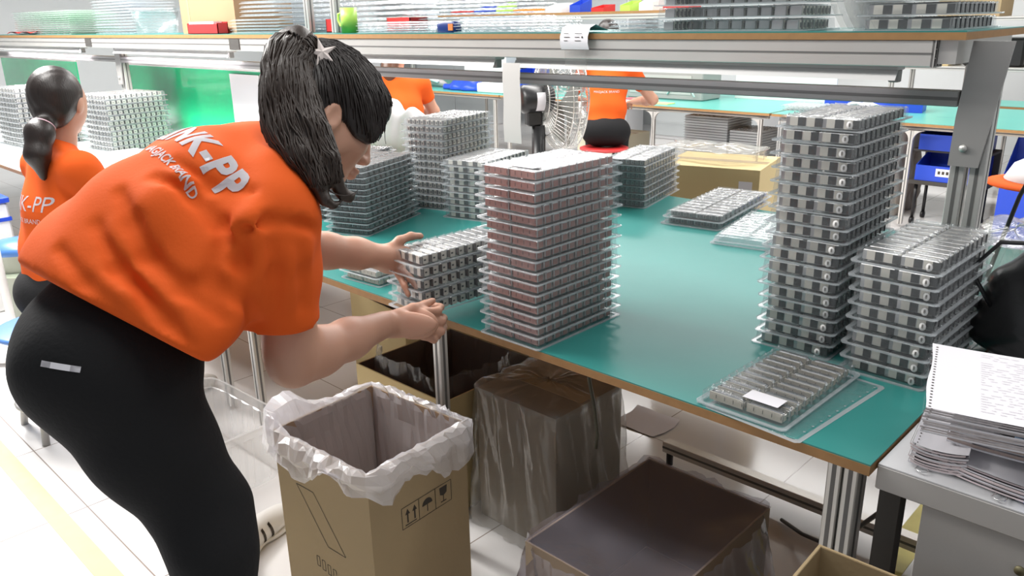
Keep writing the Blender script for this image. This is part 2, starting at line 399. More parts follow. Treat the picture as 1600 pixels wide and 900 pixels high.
# broad double leg at the near right corner of the main bench
t = thing('bench_post', 'thick slotted aluminium leg holding up the right corner of the green bench', 'leg', (-.47, 1.36, 0))
extr(MB(), -.028, -.002, -.02, .03, .02, .728, 'z').build('upright', EX, t); extr(MB(), .002, .028, -.02, .03, .02, .728, 'z').build('upright', EX, t)
MB().cyl((0, .005, 0), .022, .02, 20).build('foot', BLACKM, t)
t = thing('floor_rail', 'low aluminium rail running along the floor behind the bagged cartons', 'rail', (-.75, 2.165, .02))
extr(MB(), -.62, .27, -.02, .02, .03, .07, 'x').build('bar', EX, t)
for x in (-.6, .25): MB().cyl((x, 0, -.02), .012, .055, 12).build('foot', BLACKM, t)
workbench('workbench with a white lit top at the far left beyond the woman', -8.6, -2.86, 1.31, 2.97, (-8.4, -6.4, -4.4, -2.92), mat('white_antistatic_mat', (.82, .86, .86), .3))

# ---------------------------------------------------------------- overhead shelf over the main bench
SH0, SHT = 1.432, 1.452            # board underside and top
t = thing('overhead_shelf', 'long overhead shelf on aluminium beams above the bench, piled with trays', 'shelf', (-4.5, 2.4, SH0)); ox, oy, oz = -4.5, 2.4, SH0
def L(m): return m.xf(Matrix.Translation((-ox, -oy, -oz)))
X0, X1 = -8.6, -.585
L(MB().box(X0, X1, 2.10, 2.62, SH0, SHT-.003, 0)).build('board', BIRCH, t)
L(MB().box(X0, X1, 2.102, 2.62, SHT-.003, SHT, 0)).build('mat', GREEN, t)
xb = -.650
b = MB(); b.box(X0, xb-.004, 2.105, 2.165, SH0-.062, SH0, 0, bev=.002); b.box(X0, xb-.004, 2.1035, 2.107, SH0-.0330, SH0-.0290, 1); L(b).build('front_beam', EX, t)
b = MB()      # the cut end of the beam: a lattice of square chambers
b.box(xb-.004, xb, 2.105, 2.165, SH0-.062, SH0, 1)
for i in range(4):
    q = -.0012+i*.0204
    b.box(xb, xb+.0025, 2.105+q-.0002, 2.105+q+.0022, SH0-.062, SH0, 0); b.box(xb, xb+.0025, 2.105, 2.165, SH0-.062+q, SH0-.062+q+.0024, 0)
L(b).build('beam_end', EX, t)
L(extr(MB(), X0, X1-.02, 2.55, 2.58, SH0-.03, SH0, 'x')).build('rear_beam', EX, t)
for x in (-3.9, -6.1): L(extr(MB(), x, x+.03, 2.165, 2.55, SH0-.03, SH0, 'y')).build('cross_bar', EX, t)
L(MB().box(-.645, -.605, 2.12, 2.55, SH0-.055, SH0)).build('cross_bar', ALU, t)
for x in (-4.02, -6.0): L(MB().box(x, x+.10, 2.100, 2.106, SH0-.055, SH0-.005)).build('joint_plate', mat('dark_joint_plate', (.07, .065, .06), .5), t)
L(extr(MB(), -8.6, -.61, 2.20, 2.24, 1.272, 1.310, 'x')).build('lower_beam', [GREY, ALUD], t)
for x in (-.568, -3.40, -5.75):
    L(extr(MB(), x-.040, x-.005, 2.21, 2.25, .755, SH0-.06, 'z')).build('post', EX, t); L(extr(MB(), x+.005, x+.040, 2.21, 2.25, .755, SH0-.06, 'z')).build('post', EX, t)
    L(MB().box(x-.06, x+.06, 2.19, 2.27, .7505, .757)).build('post_foot', GREY, t)
for x in (-3.52, -3.30): L(extr(MB(), x-.018, x+.018, 2.25, 2.285, SHT, 2.0, 'z')).build('upper_post', EX, t)
for x in (-.568, -5.75):
    b = MB(); V = [(x-.042, 2.195, 1.13), (x+.026, 2.195, 1.13), (x+.062, 2.195, SH0-.005), (x-.026, 2.195, SH0-.005), (x-.040, 2.195, 1.25)]
    b.add(V+[(p[0], 2.203, p[2]) for p in V], [(0, 1, 2, 3, 4), (9, 8, 7, 6, 5)]+[(i, (i+1) % 5+0 if True else 0, (i+1) % 5+5, i+5) for i in range(5)][::1])
    b.cyl((x-.012, 2.195, 1.175), .009, .006, 14, 1, (0, -1, 0)); L(b).build('gusset_plate', [GREY, ALU], t)
# shop lights hanging under the shelf
def lamp(x0, x1, label, glow):
    y = 2.15; t = thing('tube_light', label, 'lamp', ((x0+x1)/2, y, 1.33)); h = (x1-x0)/2
    b = MB(); b.box(-h, h, -.020, .03, .028, .048, bev=.003); b.add([(-h, -.02, .03), (h, -.02, .03), (h, -.034, .006), (-h, -.034, .006), (-h, -.018, .03), (h, -.018, .03), (h, -.032, .006), (-h, -.032, .006)], [(0, 1, 2, 3), (7, 6, 5, 4), (3, 2, 6, 7), (0, 3, 7, 4), (1, 5, 6, 2)])
    b.build('reflector', mat('white_enamel', (.62, .61, .60), .35), t)
    MB().tube([(-h+.02, 0, .012), (h-.02, 0, .012)], .0085, 12).build('tube', mat('lit_tube_'+str(glow), (.9, .85, .92), .3, emit=(1, .93, 1), estr=glow), t)
    for s in (-1, 1): MB().box(s*(h-.012)-.012, s*(h-.012)+.012, -.013, .013, 0, .03, bev=.002).build('tube_holder', GREY if s > 0 else BLACKM, t)
    for x in (-h*.55, h*.5): MB().box(x-.006, x+.006, -.02, .02, .048, .105).build('hanger', GREY, t)
lamp(-2.03, -.735, 'thin tube light under the shelf above the tall tray piles', 3.5)
lamp(-3.55, -2.13, 'tube light under the shelf just right of the woman\'s head', 3.0)
lamp(-5.6, -4.1, 'glaring tube light under the shelf over the green panel', 60)
lamp(-8.1, -6.2, 'glaring tube light under the shelf at the far left', 60)
# ---------------------------------------------------------------- blister trays of connectors
TW, TL, TH = .180, .312, .0235
def tray_shell(rows=10, studs=True):
    m = MB(); w, l = TW/2, TL/2; n = rows
    # wall outline, scalloped along both long sides
    def outline(sc, z):
        P = []; st = TL*.94/n
        y0 = -l*.94
        P += [(-w*sc, -l*sc, z), (w*sc, -l*sc, z)]
        for i in range(n):
            a = y0+i*st; P += [(w*sc, a+st*.10, z), (w*sc, a+st*.72, z), (w*sc-.006, a+st*.80, z), (w*sc-.006, a+st*.98, z)]
        P += [(w*sc, l*sc, z), (-w*sc, l*sc, z)]
        for i in reversed(range(n)):
            a = y0+i*st; P += [(-w*sc+.006, a+st*.98, z), (-w*sc+.006, a+st*.80, z), (-w*sc, a+st*.72, z), (-w*sc, a+st*.10, z)]
        return P
    m.grid([outline(1.0, .0012), outline(.985, TH-.001)], 0, False, True)
    # top sheet with a ridge over every connector
    ys = np.linspace(-l*.97, l*.97, n*4+1); P = []
    for k, y in enumerate(ys):
        hump = (0, .0022, .0030, .0022)[k % 4] if 0 < k < n*4 else 0
        P.append([(x, y, TH-.003+(hump if abs(x) < w*.93 and abs(x) > w*.07 else 0)) for x in (-w*.97, -w*.9, -w*.12, -w*.05, w*.05, w*.12, w*.9, w*.97)])
    m.grid(P, 0, False)
    if studs:
        st = TL*.94/n
        for i in range(n):
            for x in (-w*.955, -w*.0, w*.955):
                y = -l*.94+st*(i+.9); r = .0032
                m.add([(x+r, y, TH-.003), (x, y+r, TH-.003), (x-r, y, TH-.003), (x, y-r, TH-.003), (x, y, TH+.0012)], [(0, 1, 4), (1, 2, 4), (2, 3, 4), (3, 0, 4)], 1, True)
    return m
def tray_rim():
    m = MB(); w, l = TW/2+.0005, TL/2+.0005; W, Lg = TW/2+.0095, TL/2+.0095; c = .007
    def ring(a, b, z): return [(-a+c, -b, z), (a-c, -b, z), (a, -b+c, z), (a, b-c, z), (a-c, b, z), (-a+c, b, z), (-a, b-c, z), (-a, -b+c, z)]
    m.grid([ring(w, l, 0), ring(W, Lg, 0), ring(W, Lg, .0016), ring(w, l, .0016), ring(w, l, 0)], 0, False, True)
    m.grid([ring(W-.0006, Lg-.0006, .0016), ring(W+.0004, Lg+.0004, .0032), ring(W-.0012, Lg-.0012, .0030)], 0, False, True)
    return m
def bar_mesh(kind, w=.078, d=.0225, h=.0205, bv=.0012):
    """one connector block, long side across the tray; front (-y) shows its ports, right end (+x) its shield"""
    m = MB(); m.box(-w/2, w/2, -d/2, d/2, .002, h, 0, bev=bv)
    if kind == 'face':
        m.box(-w/2+.001, w/2-.001, -d/2-.0008, -d/2+.001, .003, h-.001, 1)
        for i in range(4): x = -w/2+w*(i+.5)/4; m.box(x+.006, x+.0072, -d/2-.0012, -d/2, .0075, h-.0045, 2)
        m.box(w/2-.0005, w/2+.0006, -d/2+.003, d/2-.003, .004, h-.003, 1)
    else:
        n = 2 if kind == 'can' else 4
        for i in range(n):
            x = -w/2+w*(i+.5)/n; q = w/n*.24
            m.box(x-q-.0002, x+q, -d/2-.001, -d/2+.001, .003, h-.0005, 1, bev=.0005); m.box(x+q, x+q+w/n*.46, -d/2-.0006, -d/2+.001, .0035, h-.001, 2)
            if kind == 'port': m.box(x-q*.6, x+q*.6, -d/2-.0016, -d/2, .006, h-.005, 2)
        m.box(w/2-.0004, w/2+.0007, -d/2+.002, d/2-.002, .003, h-.002, 1); m.box(w/2, w/2+.0011, -d/2+.008, d/2-.008, .009, h-.008, 2)
    return m
SHELLS = {10: tray_shell(10).mesh('shell', [SHELL, RIM]), 11: tray_shell(11).mesh('shell', [SHELLF, RIM])}
RIMM = tray_rim().mesh('rim', [RIM])
BARS = {'pink': bar_mesh('face').mesh('connector', [METALC, PINKC, DARKC]), 'beige': bar_mesh('face').mesh('connector', [METALC, BEIGEC, DARKC]),
        'can': bar_mesh('can').mesh('connector', [METALC, CANC, DARKC]), 'port': bar_mesh('port').mesh('connector', [METALC, CANC, DARKC]),
        'flat': bar_mesh('face', .078, .0165, .0190, .0045).mesh('connector', [mat('dark_tinned_metal', (.36, .36, .37), .22, .9), BEIGEC, DARKC]),
        'dark': bar_mesh('port').mesh('connector', [mat('dull_connector_metal', (.30, .30, .30), .4, .5), mat('mid_grey_face', (.22, .22, .22), .5), DARKC])}
def sticker_mesh():
    m = MB(); m.lathe([(0, .0004), (.0078, .0004), (.0078, 0)], n=20); m.v = [(p[0], p[1]+0, p[2]) for p in m.v]
    r = MB(); r.lathe([(.0079, .0003), (.0076, .0005)], n=20, mi=1); m.add(r.v, r.f, 1)
    d = text_mb('8', .0095, .0002, 1); d.v = [(p[0], p[1], p[2]+.0006) for p in d.v]; m.add(d.v, d.f, 1)
    m.xf(Matrix.Rotation(math.pi/2, 4, 'X')); return m.mesh('round_sticker', [STICK, INK])
STICKM = sticker_mesh()
LABM = MB().box(-.040, .036, -.019, .019, 0, .0006).mesh('paper_label', [PAPER])
def tray(label, kind='pink', rows='all', sticker=False, n=10, note=False, group=None, name='component_tray'):
    t = thing(name, label, 'tray', group=group)
    link('shell', SHELLS[n], t); link('rim', RIMM, t)
    st = TL*.94/n
    if kind:
        for i in range(n):
            for cx in (-TW*.235, TW*.235):
                if rows == 'edge' and cx < 0 and i > 1 and i < n-1: continue
                if rows == 'none': continue
                link('connector', BARS[kind], t, (cx, -TL*.47+st*(i+.5), 0))
        if rows == 'block':
            pass
    if sticker: link('round_sticker', STICKM, t, (TW/2-.020, -TL/2-.0022, .0125))
    if note: link('paper_label', LABM, t, (.030, -TL/2+.040, TH+.001))
    return t
ORD = ['topmost', 'second', 'third', 'fourth', 'fifth', 'sixth', 'seventh', 'eighth', 'ninth', 'tenth', 'eleventh', 'twelfth', 'thirteenth', 'fourteenth', 'fifteenth', 'sixteenth', 'seventeenth', 'eighteenth', 'nineteenth']
def corner_to_center(cx, cy, rz, sx=1, sy=1):
    """centre of a tray whose near right bottom corner stands at (cx, cy)"""
    w, l = (TW/2+.0115)*sx, (TL/2+.0115)*sy; c, s = math.cos(rz), math.sin(rz)
    return cx-(w*c - -l*s), cy-(w*s + -l*c)
def pile(n, cx, cy, z0, rz, pitch, kind, what, group, lean=(0, 0), sc=(1, 1), jit=.003, sticker=False, nrow=10, centre=False, note=False):
    x, y = (cx, cy) if centre else corner_to_center(cx, cy, rz, *sc)
    inner = None; top = tray('x', kind, 'all', sticker, nrow, note); mid = None; sz = pitch/.0262
    for i in range(n):                      # i counts from the top
        k = n-1-i; z = z0+k*pitch; lab = what % (ORD[i] if i < n-1 or n == 1 else 'bottom')
        p = (x+lean[0]*k+rnd.uniform(-jit, jit), y+lean[1]*k+rnd.uniform(-jit, jit), z+.0003); r = rz+rnd.uniform(-.012, .012)
        s3 = (sc[0], sc[1], sz)
        if i == 0: o = top; o.location = p; o.rotation_euler = (0, 0, r); o['label'] = lab; o['group'] = group; o.scale = s3
        elif i == 1: mid = tray(lab, kind, 'edge', sticker, nrow, False, group); mid.location = p; mid.rotation_euler = (0, 0, r); mid.scale = s3
        else: copy_tree(mid, lab, p, r, group, s3)
R_ = math.radians
pile(16, -1.185, 1.300, .75, 0, .0268, 'pink', '%s tray in the tall pile of pink-faced connectors beside the woman\'s hands', 'trays in the pink-faced pile', note=True)
pile(18, -.650, 1.690, .75, R_(1), .0301, 'can', '%s tray of the tallest pile on the right, stickered 8', 'trays in the tall right pile', lean=(.0005, 0), sticker=True, jit=.004, sc=(.95, 1))
pile(9, -.440, 1.665, .75, R_(-1), .0310, 'can', '%s tray of the short stickered pile at the bench\'s right end', 'trays in the short right pile', sticker=True, jit=.004, sc=(.92, 1.12))
pile(12, -2.365, 1.690, .75, R_(21), .0212, 'dark', '%s grey tray in the low pile behind the woman\'s forearm', 'trays in the pile by the woman\'s forearm', sc=(1, 1.2))
pile(12, -2.610, 1.775, .75, R_(21), .0205, 'dark', '%s grey tray in the pile half hidden behind the woman\'s hair', 'trays in the pile behind the woman\'s hair', sc=(1.1, 1.2))
pile(13, -2.455, 2.150, .75, R_(14), .0285, 'port', '%s tray in the tall rear pile left of the fan post', 'trays in the tall rear pile', sc=(1.1, 1.2), nrow=11, jit=.002)
pile(9, -2.18, 2.120, .75, R_(14), .0260, 'can', '%s tray in the middle pile just behind the pink-faced trays', 'trays behind the pink-faced pile', sc=(1.1, 1.1), nrow=11)
pile(7, -1.850, 2.690, .75, R_(14), .0285, 'dark', '%s dark tray in the square pile at the bench\'s back edge', 'trays in the rear square pile', sc=(1, 1.3), nrow=11)
pile(2, -1.43, 2.560, .75, R_(8), .0262, 'dark', '%s of the two loose filled trays by the yellow carton', 'loose filled trays by the yellow carton', sc=(1.2, 1.7), nrow=11)
pile(2, -1.860, 1.345, .75, R_(4), .0240, 'beige', '%s of two small trays on the bench edge under the woman\'s left arm', 'small trays under the left arm', sc=(.9, .75))
pile(5, -1.498, 1.205, .785, R_(-3), .0325, 'can', '%s tray of the five the woman is lifting', 'trays in the woman\'s hands', jit=.001, sc=(.72, 1))
o = tray('flat clear tray of silver connectors with a paper label, lying at the bench front', 'flat', 'all', False, 10, True); o.location = (-.668, 1.487, .7545); o.rotation_euler = (0, 0, R_(-1)); o.scale = (.98, 1.05, 1.15)
o = tray('empty clear tray jutting out under the flat labelled tray', None); o.location = (-.628, 1.478, .7503); o.rotation_euler = (0, 0, R_(-5)); o.scale = (1.05, 1.05, .12)
for i in range(2):
    o = tray(('upper' if i else 'lower')+' empty clear tray on the green mat left of the tallest pile', None, n=11); o.location = (-1.30+.006*i, 2.62, .7503+.011*i); o.rotation_euler = (0, 0, R_(9+2*i)); o.scale = (1.15, 1.25, 1.2)
# far left station
pile(11, -5.30, 1.90, .75, R_(6), .032, 'port', '%s tray in the pile beside the left worker\'s face', 'trays beside the left worker', sc=(1.9, 1.3), nrow=11)
pile(12, -6.00, 1.60, .75, R_(4), .032, 'port', '%s tray in the pale pile at the photo\'s left border', 'trays at the left border', sc=(2.4, 1.3), nrow=11)
# on the overhead shelf
pile(5, -1.235, 2.265, SHT, R_(90), .036, 'port', '%s tray in the pile on the shelf near its middle', 'trays on the shelf middle', sc=(1.1, 1.5), centre=True)
pile(4, -.615, 2.115, SHT, R_(0), .034, 'can', '%s tray of wide metal cans on the shelf\'s right end', 'trays on the shelf right end', sc=(1.18, 1.2))
# ---------------------------------------------------------------- the woman bending over the table
def make_woman_fields():
    out = {}
    pel = at(150, 575, 1.50); che = at(345, 345, 1.60); nek = at(455, 245, 1.68)
    rs = at(435, 345, 1.50); re = at(458, 565, 1.62); rw = at(598, 508, 1.83)
    ls = at(460, 278, 1.80); le = at(468, 388, 1.95); lw = at(600, 400, 2.08)
    rt = np.array([1., .12, 0]); rt = nrm(rt)
    # ---- shirt
    F = Field((-2.15, .15, .75), (-1.0, 1.35, 1.5), .007)
    def sec(c, d, w, t, off=0, k=.08, h=.11):
        d = nrm(d); n = nrm(np.cross(rt, d)); F.ell(np.array(c)+n*off, (rt, n, d), (w, t, h), k)
    sp = [at(125, 468, 1.50), at(180, 428, 1.52), at(255, 362, 1.55), at(325, 305, 1.60), at(405, 262, 1.65)]
    ws = [.175, .180, .182, .188, .165]; ts = [.118, .132, .140, .128, .085]
    for i, c in enumerate(sp):
        d = sp[min(i+1, 4)]-sp[max(i-1, 0)]
        sec(c, d, ws[i], ts[i])
    F.ell(at(255, 480, 1.46), (rt, sp[2]-sp[0], np.cross(rt, sp[2]-sp[0])), (.14, .14, .08), .08)      # loose belly of the shirt
    F.ell(at(335, 430, 1.50), (rt, sp[2]-sp[0], np.cross(rt, sp[2]-sp[0])), (.12, .14, .08), .08)
    F.cap(rs, at(430, 300, 1.58), .078, .075, .06); F.cap(ls, at(420, 280, 1.68), .060, .07, .06)
    F.cap(at(452, 262, 1.66), at(470, 232, 1.70), .075, .062, .03)
    # sleeves
    F.chain([rs, at(436, 420, 1.54), at(440, 500, 1.57)], [.078, .074, .071], .03)
    F.cap(at(440, 500, 1.57), at(444, 540, 1.585), .072, .073, .01)
    F.chain([ls, at(455, 330, 1.88), at(450, 385, 1.93)], [.055, .055, .052], .03)
    # folds
    for a, b, r in (((395, 420, 1.42), (300, 300, 1.42), .012), ((380, 470, 1.40), (250, 330, 1.39), .013), ((330, 520, 1.38), (190, 380, 1.38), .013),
                    ((300, 545, 1.36), (120, 430, 1.385), .012), ((350, 510, 1.40), (280, 430, 1.37), .010), ((392, 350, 1.40), (420, 470, 1.44), .010),
                    ((470, 400, 1.465), (452, 490, 1.48), .009), ((425, 400, 1.455), (430, 495, 1.47), .009), ((375, 370, 1.42), (430, 255, 1.50), .010),
                    ((200, 470, 1.35), (90, 420, 1.40), .012)):
        F.cap(at(*a), at(b[0], b[1], b[2]+.035), r*.8, r*.3, .06)
    fx = lambda X, Y, Z: .0045*np.sin(26*(X*.4+Y*.9-Z*.5)+2.4*np.sin(9*X+5*Z))*np.sin(11*(Y*.5+Z*.9)+1.3)+.0022*np.sin(60*(X*.7-Y*.4+Z*.5)+3*np.sin(14*Y))
    F.disp(fx)
    for path, r in ((((188, 300), (205, 345), (232, 400), (285, 450), (330, 485)), .010), (((240, 275), (300, 305), (345, 350), (372, 400)), .009),
                    (((380, 365), (376, 410), (380, 455), (392, 500)), .008), (((378, 362), (420, 345), (470, 350), (497, 362)), .0045), (((150, 350), (185, 420), (240, 480)), .008),
                    (((300, 440), (350, 450), (385, 480)), .008), (((425, 380), (432, 430), (428, 490)), .007), (((468, 380), (476, 430), (472, 480)), .007), (((270, 250), (330, 290), (395, 300)), .007), (((95, 390), (130, 440), (180, 480)), .007),
                    (((345, 380), (330, 430), (345, 500)), .006), (((210, 440), (260, 500), (300, 540)), .008)):
        P = [F.hit(*q) for q in path]; P = [q for q in P if q is not None]
        if len(P) > 1: F.chain(P, [r*.35]+[r]*(len(P)-2)+[r*.35], .022, 'sub')
    hem0 = at(45, 420, 1.5); hem1 = at(313, 560, 1.5); hemm = at(170, 505, 1.38)
    nh = np.cross(hem1-hem0, hemm+np.array([0, 0, 0])-at(170, 497, 1.62)); nh = nrm(nh)
    if nh@(pel-che) < 0: nh = -nh
    F.cut(hem0, nh, .012)
    F.cut_in(at(447, 497, 1.58), re-rs, at(447, 560, 1.60), .16)
    
    out['shirt'] = F
    # ---- trousers
    T = Field((-2.25, .05, -.02), (-.95, 1.3, 1.15), .0085)
    hipR = at(160, 585, 1.45); hipL = at(190, 580, 1.60)
    kR = at(318, 800, 1.52); aR = kR+np.array([.06, -.06, -.44]); 
    fL = np.array([-1.965, .845, .08]); kL = (hipL+fL)/2+np.array([-.03, -.01, .03])
    T.ell(at(138, 560, 1.48), (rt, (0, .7, .7), (0, -.7, .7)), (.155, .12, .13), .06)
    T.ell(at(112, 590, 1.44), (rt, (0, 1, 0), (0, 0, 1)), (.08, .075, .10), .05); T.ell(at(120, 585, 1.56), (rt, (0, 1, 0), (0, 0, 1)), (.08, .08, .10), .05)
    T.ell(at(165, 500, 1.50), (rt, (0, .7, .7), (0, -.7, .7)), (.14, .135, .10), .06)
    T.ell(at(215, 575, 1.50), (rt, (0, .7, .7), (0, -.7, .7)), (.145, .12, .11), .06)
    T.chain([hipR, (hipR+kR)/2, kR, at(335, 860, 1.50), aR], [.118, .105, .083, .074, .06], .04)
    T.chain([hipL, (hipL+kL)/2, kL, (kL+fL)/2, fL+np.array([-.005, -.03, .05])], [.105, .085, .066, .050, .040], .03)
    T.disp(lambda X, Y, Z: .003*np.sin(30*(Z*.9+Y*.4)+2.5*np.sin(8*X+7*Y))*np.sin(13*X+2))
    T.cut(fL+np.array([0, 0, .035]), (0, -.1, -1)); 
    out['trousers'] = T
    # ---- skin: head, neck, arms, hands as one surface
    S = Field((-1.95, .55, .70), (-1.12, 1.45, 1.55), .0042)
    # head frame
    hc = at(512, 182, 1.66)
    f = nrm(.66*_R-.47*_U+.58*_F)           # where the face looks: to the right, down and away
    up = nrm(.32*_R+.88*_U+.30*_F); up = nrm(up-(up@f)*f); sd = nrm(np.cross(f, up))   # sd: her right side, towards the camera
    if sd@(-_F) < 0: sd = -sd
    H = lambda x, y, z: hc+sd*x+f*y+up*z
    hs = 1.09
    def E(x, y, z, rx, ry, rz, k=.02, mode='add'): S.ell(H(x*hs, y*hs, z*hs), (sd, f, up), (rx*hs, ry*hs, rz*hs), k, mode)
    E(0, -.015, .035, .074, .092, .082); E(0, .03, .0, .066, .062, .085, .03); E(0, .035, -.06, .05, .048, .055, .03)
    E(0, .062, -.098, .024, .022, .02, .025)      # chin
    for s_ in (-1, 1):
        E(.038*s_, .052, -.03, .026, .026, .03, .02)     # cheek
        E(.032*s_, .094, .008, .018, .012, .012, .012, 'sub')   # eye socket
        E(.032*s_, .080, .006, .0125, .0125, .0125, .004)       # eyeball
        E(.032*s_, .088, .028, .024, .01, .006, .012)     # brow
        E(.075*s_, -.022, -.032, .010, .019, .030, .006)        # ear
        E(.084*s_, -.018, -.029, .006, .011, .019, .005, 'sub')
        E(.058*s_, .005, -.055, .012, .03, .035, .02)          # jaw corner
        E(.010*s_, .097, -.034, .008, .009, .007, .006)        # nostril wings
    S.cap(H(0, .088*hs, .015*hs), H(0, .109*hs, -.028*hs), .008, .0095, .014)   # nose
    E(0, .094, -.062, .020, .011, .006, .005); E(0, .092, -.073, .017, .011, .007, .005)     # lips
    nb = at(462, 250, 1.70)
    S.chain([nb, at(487, 222, 1.68), H(0, -.03, -.06)], [.056, .054, .052], .03)
    # arms
    S.chain([at(444, 440, 1.57), re+(rs-re)*.12, re], [.056, .052, .046], .02)
    S.chain([re, re+(rw-re)*.25, re+(rw-re)*.6, rw], [.047, .048, .041, .031], .03)
    S.chain([at(460, 350, 1.90), le], [.045, .042], .02)
    S.chain([le, le+(lw-le)*.3, le+(lw-le)*.65, lw], [.041, .041, .036, .029], .03)
    # right hand: palm, four curled fingers under the trays, thumb on top
    pr = at(643, 505, 1.90)
    S.ell(at(628, 507, 1.865), (pr-rw, _U, _F), (.050, .031, .019), .035); S.ell(at(648, 506, 1.90), (pr-rw, _U, _F), (.034, .038, .016), .018)
    fing = [[(664, 487, 1.915), (684, 486, 1.935), (688, 480, 1.975), (676, 476, 1.995)],
            [(669, 499, 1.925), (690, 502, 1.945), (693, 497, 1.985), (680, 490, 2.005)],
            [(668, 513, 1.925), (689, 518, 1.945), (693, 511, 1.98), (682, 505, 2.00)],
            [(661, 525, 1.915), (678, 531, 1.935), (684, 525, 1.96), (676, 517, 1.98)]]
    for i, fg in enumerate(fing):
        r = (.0100, .0102, .0098, .0088)[i]
        S.chain([at(643, 497+i*6, 1.895)]+[at(*q) for q in fg], [.012, r*1.08, r, r*.93, r*.8], .006)
    S.chain([at(622, 492, 1.87), at(645, 482, 1.90), at(664, 476, 1.94), at(676, 470, 1.965)], [.015, .012, .010, .0085], .008)
    # left hand: fingers spread on the short face, thumb over the top tray
    pl = at(622, 408, 2.12)
    S.ell(at(613, 403, 2.10), (pl-lw, _U, _F), (.045, .029, .018), .035); S.ell(at(622, 408, 2.115), (pl-lw, _U, _F), (.030, .036, .015), .018)
    fing = [[(630, 394, 2.095), (648, 402, 2.075), (662, 410, 2.07)], [(631, 406, 2.095), (648, 419, 2.07), (659, 430, 2.065)],
            [(628, 418, 2.09), (642, 435, 2.065), (651, 448, 2.06)], [(622, 428, 2.085), (632, 447, 2.06), (638, 461, 2.055)]]
    for i, fg in enumerate(fing):
        r = (.0100, .0100, .0096, .0086)[i]
        S.chain([at(618, 398+i*6, 2.115)]+[at(*q) for q in fg], [.012, r, r*.95, r*.82], .006)
    S.chain([at(608, 390, 2.09), at(624, 376, 2.10), at(642, 369, 2.12), at(657, 369, 2.14)], [.014, .012, .0105, .009], .008)
    out['body'] = S
    # ---- hair
    A = Field((-2.0, .6, 1.1), (-1.1, 1.35, 1.62), .0048)
    def EA(x, y, z, rx, ry, rz, k=.02, mode='add'): A.ell(H(x*hs, y*hs, z*hs), (sd, f, up), (rx*hs, ry*hs, rz*hs), k, mode)
    EA(0, -.018, .040, .086, .104, .094); EA(0, .030, .050, .078, .066, .062, .03); EA(0, -.05, -.01, .078, .066, .075, .03)
    EA(0, .070, .060, .05, .03, .03, .03)
    for s_ in (-1, 1):
        EA(.070*s_, .040, .015, .014, .040, .05, .02)
        EA(.066*s_, .062, .004, .010, .018, .034, .015)
    EA(0, .130, -.03, .060, .068, .085, .012, 'sub')           # leaves the face free
    for s_ in (-1, 1): EA(.088*s_, -.018, -.036, .022, .019, .032, .008, 'sub')
    A.disp(lambda X, Y, Z: .0006*np.sin(200*(X*.5+Y*.6)+2*np.sin(20*Z)))
    out['hair'] = A
    B = Field((-2.0, .5, .95), (-1.1, 1.3, 1.64), .0048)
    # high ponytail: rises from the crown, falls behind the head down to the shoulder
    B.chain([at(487, 92, 1.60), at(464, 72, 1.585), at(450, 95, 1.57), at(452, 150, 1.55), at(462, 205, 1.54), at(482, 250, 1.53), at(492, 280, 1.53), at(498, 308, 1.535)],
            [.022, .032, .038, .044, .046, .034, .022, .008], .03)
    B.chain([at(455, 150, 1.55), at(490, 205, 1.52), at(512, 250, 1.51), at(522, 280, 1.51), at(532, 300, 1.52), at(546, 308, 1.53), at(557, 300, 1.54)],
            [.034, .026, .018, .012, .008, .006, .003], .015)
    B.chain([at(440, 190, 1.54), at(470, 240, 1.50), at(498, 285, 1.49), at(508, 312, 1.49), at(520, 322, 1.50), at(530, 318, 1.51)], [.034, .026, .016, .010, .006, .003], .015)
    B.chain([at(445, 120, 1.55), at(432, 170, 1.55), at(434, 200, 1.56), at(442, 225, 1.56)], [.034, .022, .012, .005], .02)
    B.disp(lambda X, Y, Z: .0012*np.sin(190*(X*.6+Y*.5)+2.0*np.sin(10*Z))+.0012*np.sin(110*(X-Y*.6)+2*np.sin(8*Z)))
    out['ponytail'] = B
    # ---- shoe (far foot)
    return out
# ---------------------------------------------------------------- people
def hand(F, w, d, n, side, s=1.0, curl=.35):
    """palm, four fingers and a thumb from the wrist w, pointing along d, back of the hand towards n"""
    d = nrm(d); n = nrm(n-np.dot(n, d)*d); t = np.cross(d, n)*side
    P = lambda a, b, c: w+d*a*s+t*b*s+n*c*s
    F.ell(P(.045, 0, 0), (d, t, n), (.048*s, .036*s, .016*s), .015)
    for i in range(4):
        b = (i-1.5)*.019; ln = (.07, .08, .075, .06)[i]
        q0 = P(.07, b, 0); q1 = P(.07+ln*.5, b*1.1, -.008-curl*.01); q2 = P(.07+ln*.85, b*1.1, -.02-curl*.05); q3 = P(.07+ln*.95, b*1.1, -.035-curl*.08)
        F.chain([q0, q1, q2, q3], [.0098*s, .0092*s, .0085*s, .0072*s], .005)
    F.chain([P(.01, -.026, 0), P(.04, -.046, -.012), P(.075, -.050, -.028)], [.014*s, .0115*s, .009*s], .008)
wroot = thing('person', 'woman in orange shirt and black trousers bending over the bench, lifting trays', 'person', (-1.45, .55, 0))
WF = make_woman_fields(); base = Matrix.Translation((1.45, -.55, 0))
def wpart(name, key, m, it=2, parent=None):
    o = surf(name, WF[key], m, None, it); o.data.transform(base); o.parent = parent or wroot; return o
body = wpart('body', 'body', SKIN, 1); shirt = wpart('t_shirt', 'shirt', ORANGE, 3); trous = wpart('trousers', 'trousers', BLACKC, 3)
hair = wpart('hair', 'hair', HAIR, 1); pony = wpart('ponytail', 'ponytail', HAIRB, 1)
OFF = np.array([1.45, -.55, 0])
LOGO = 'LINK-PP'; SUB = 'MAGJACK BRAND'
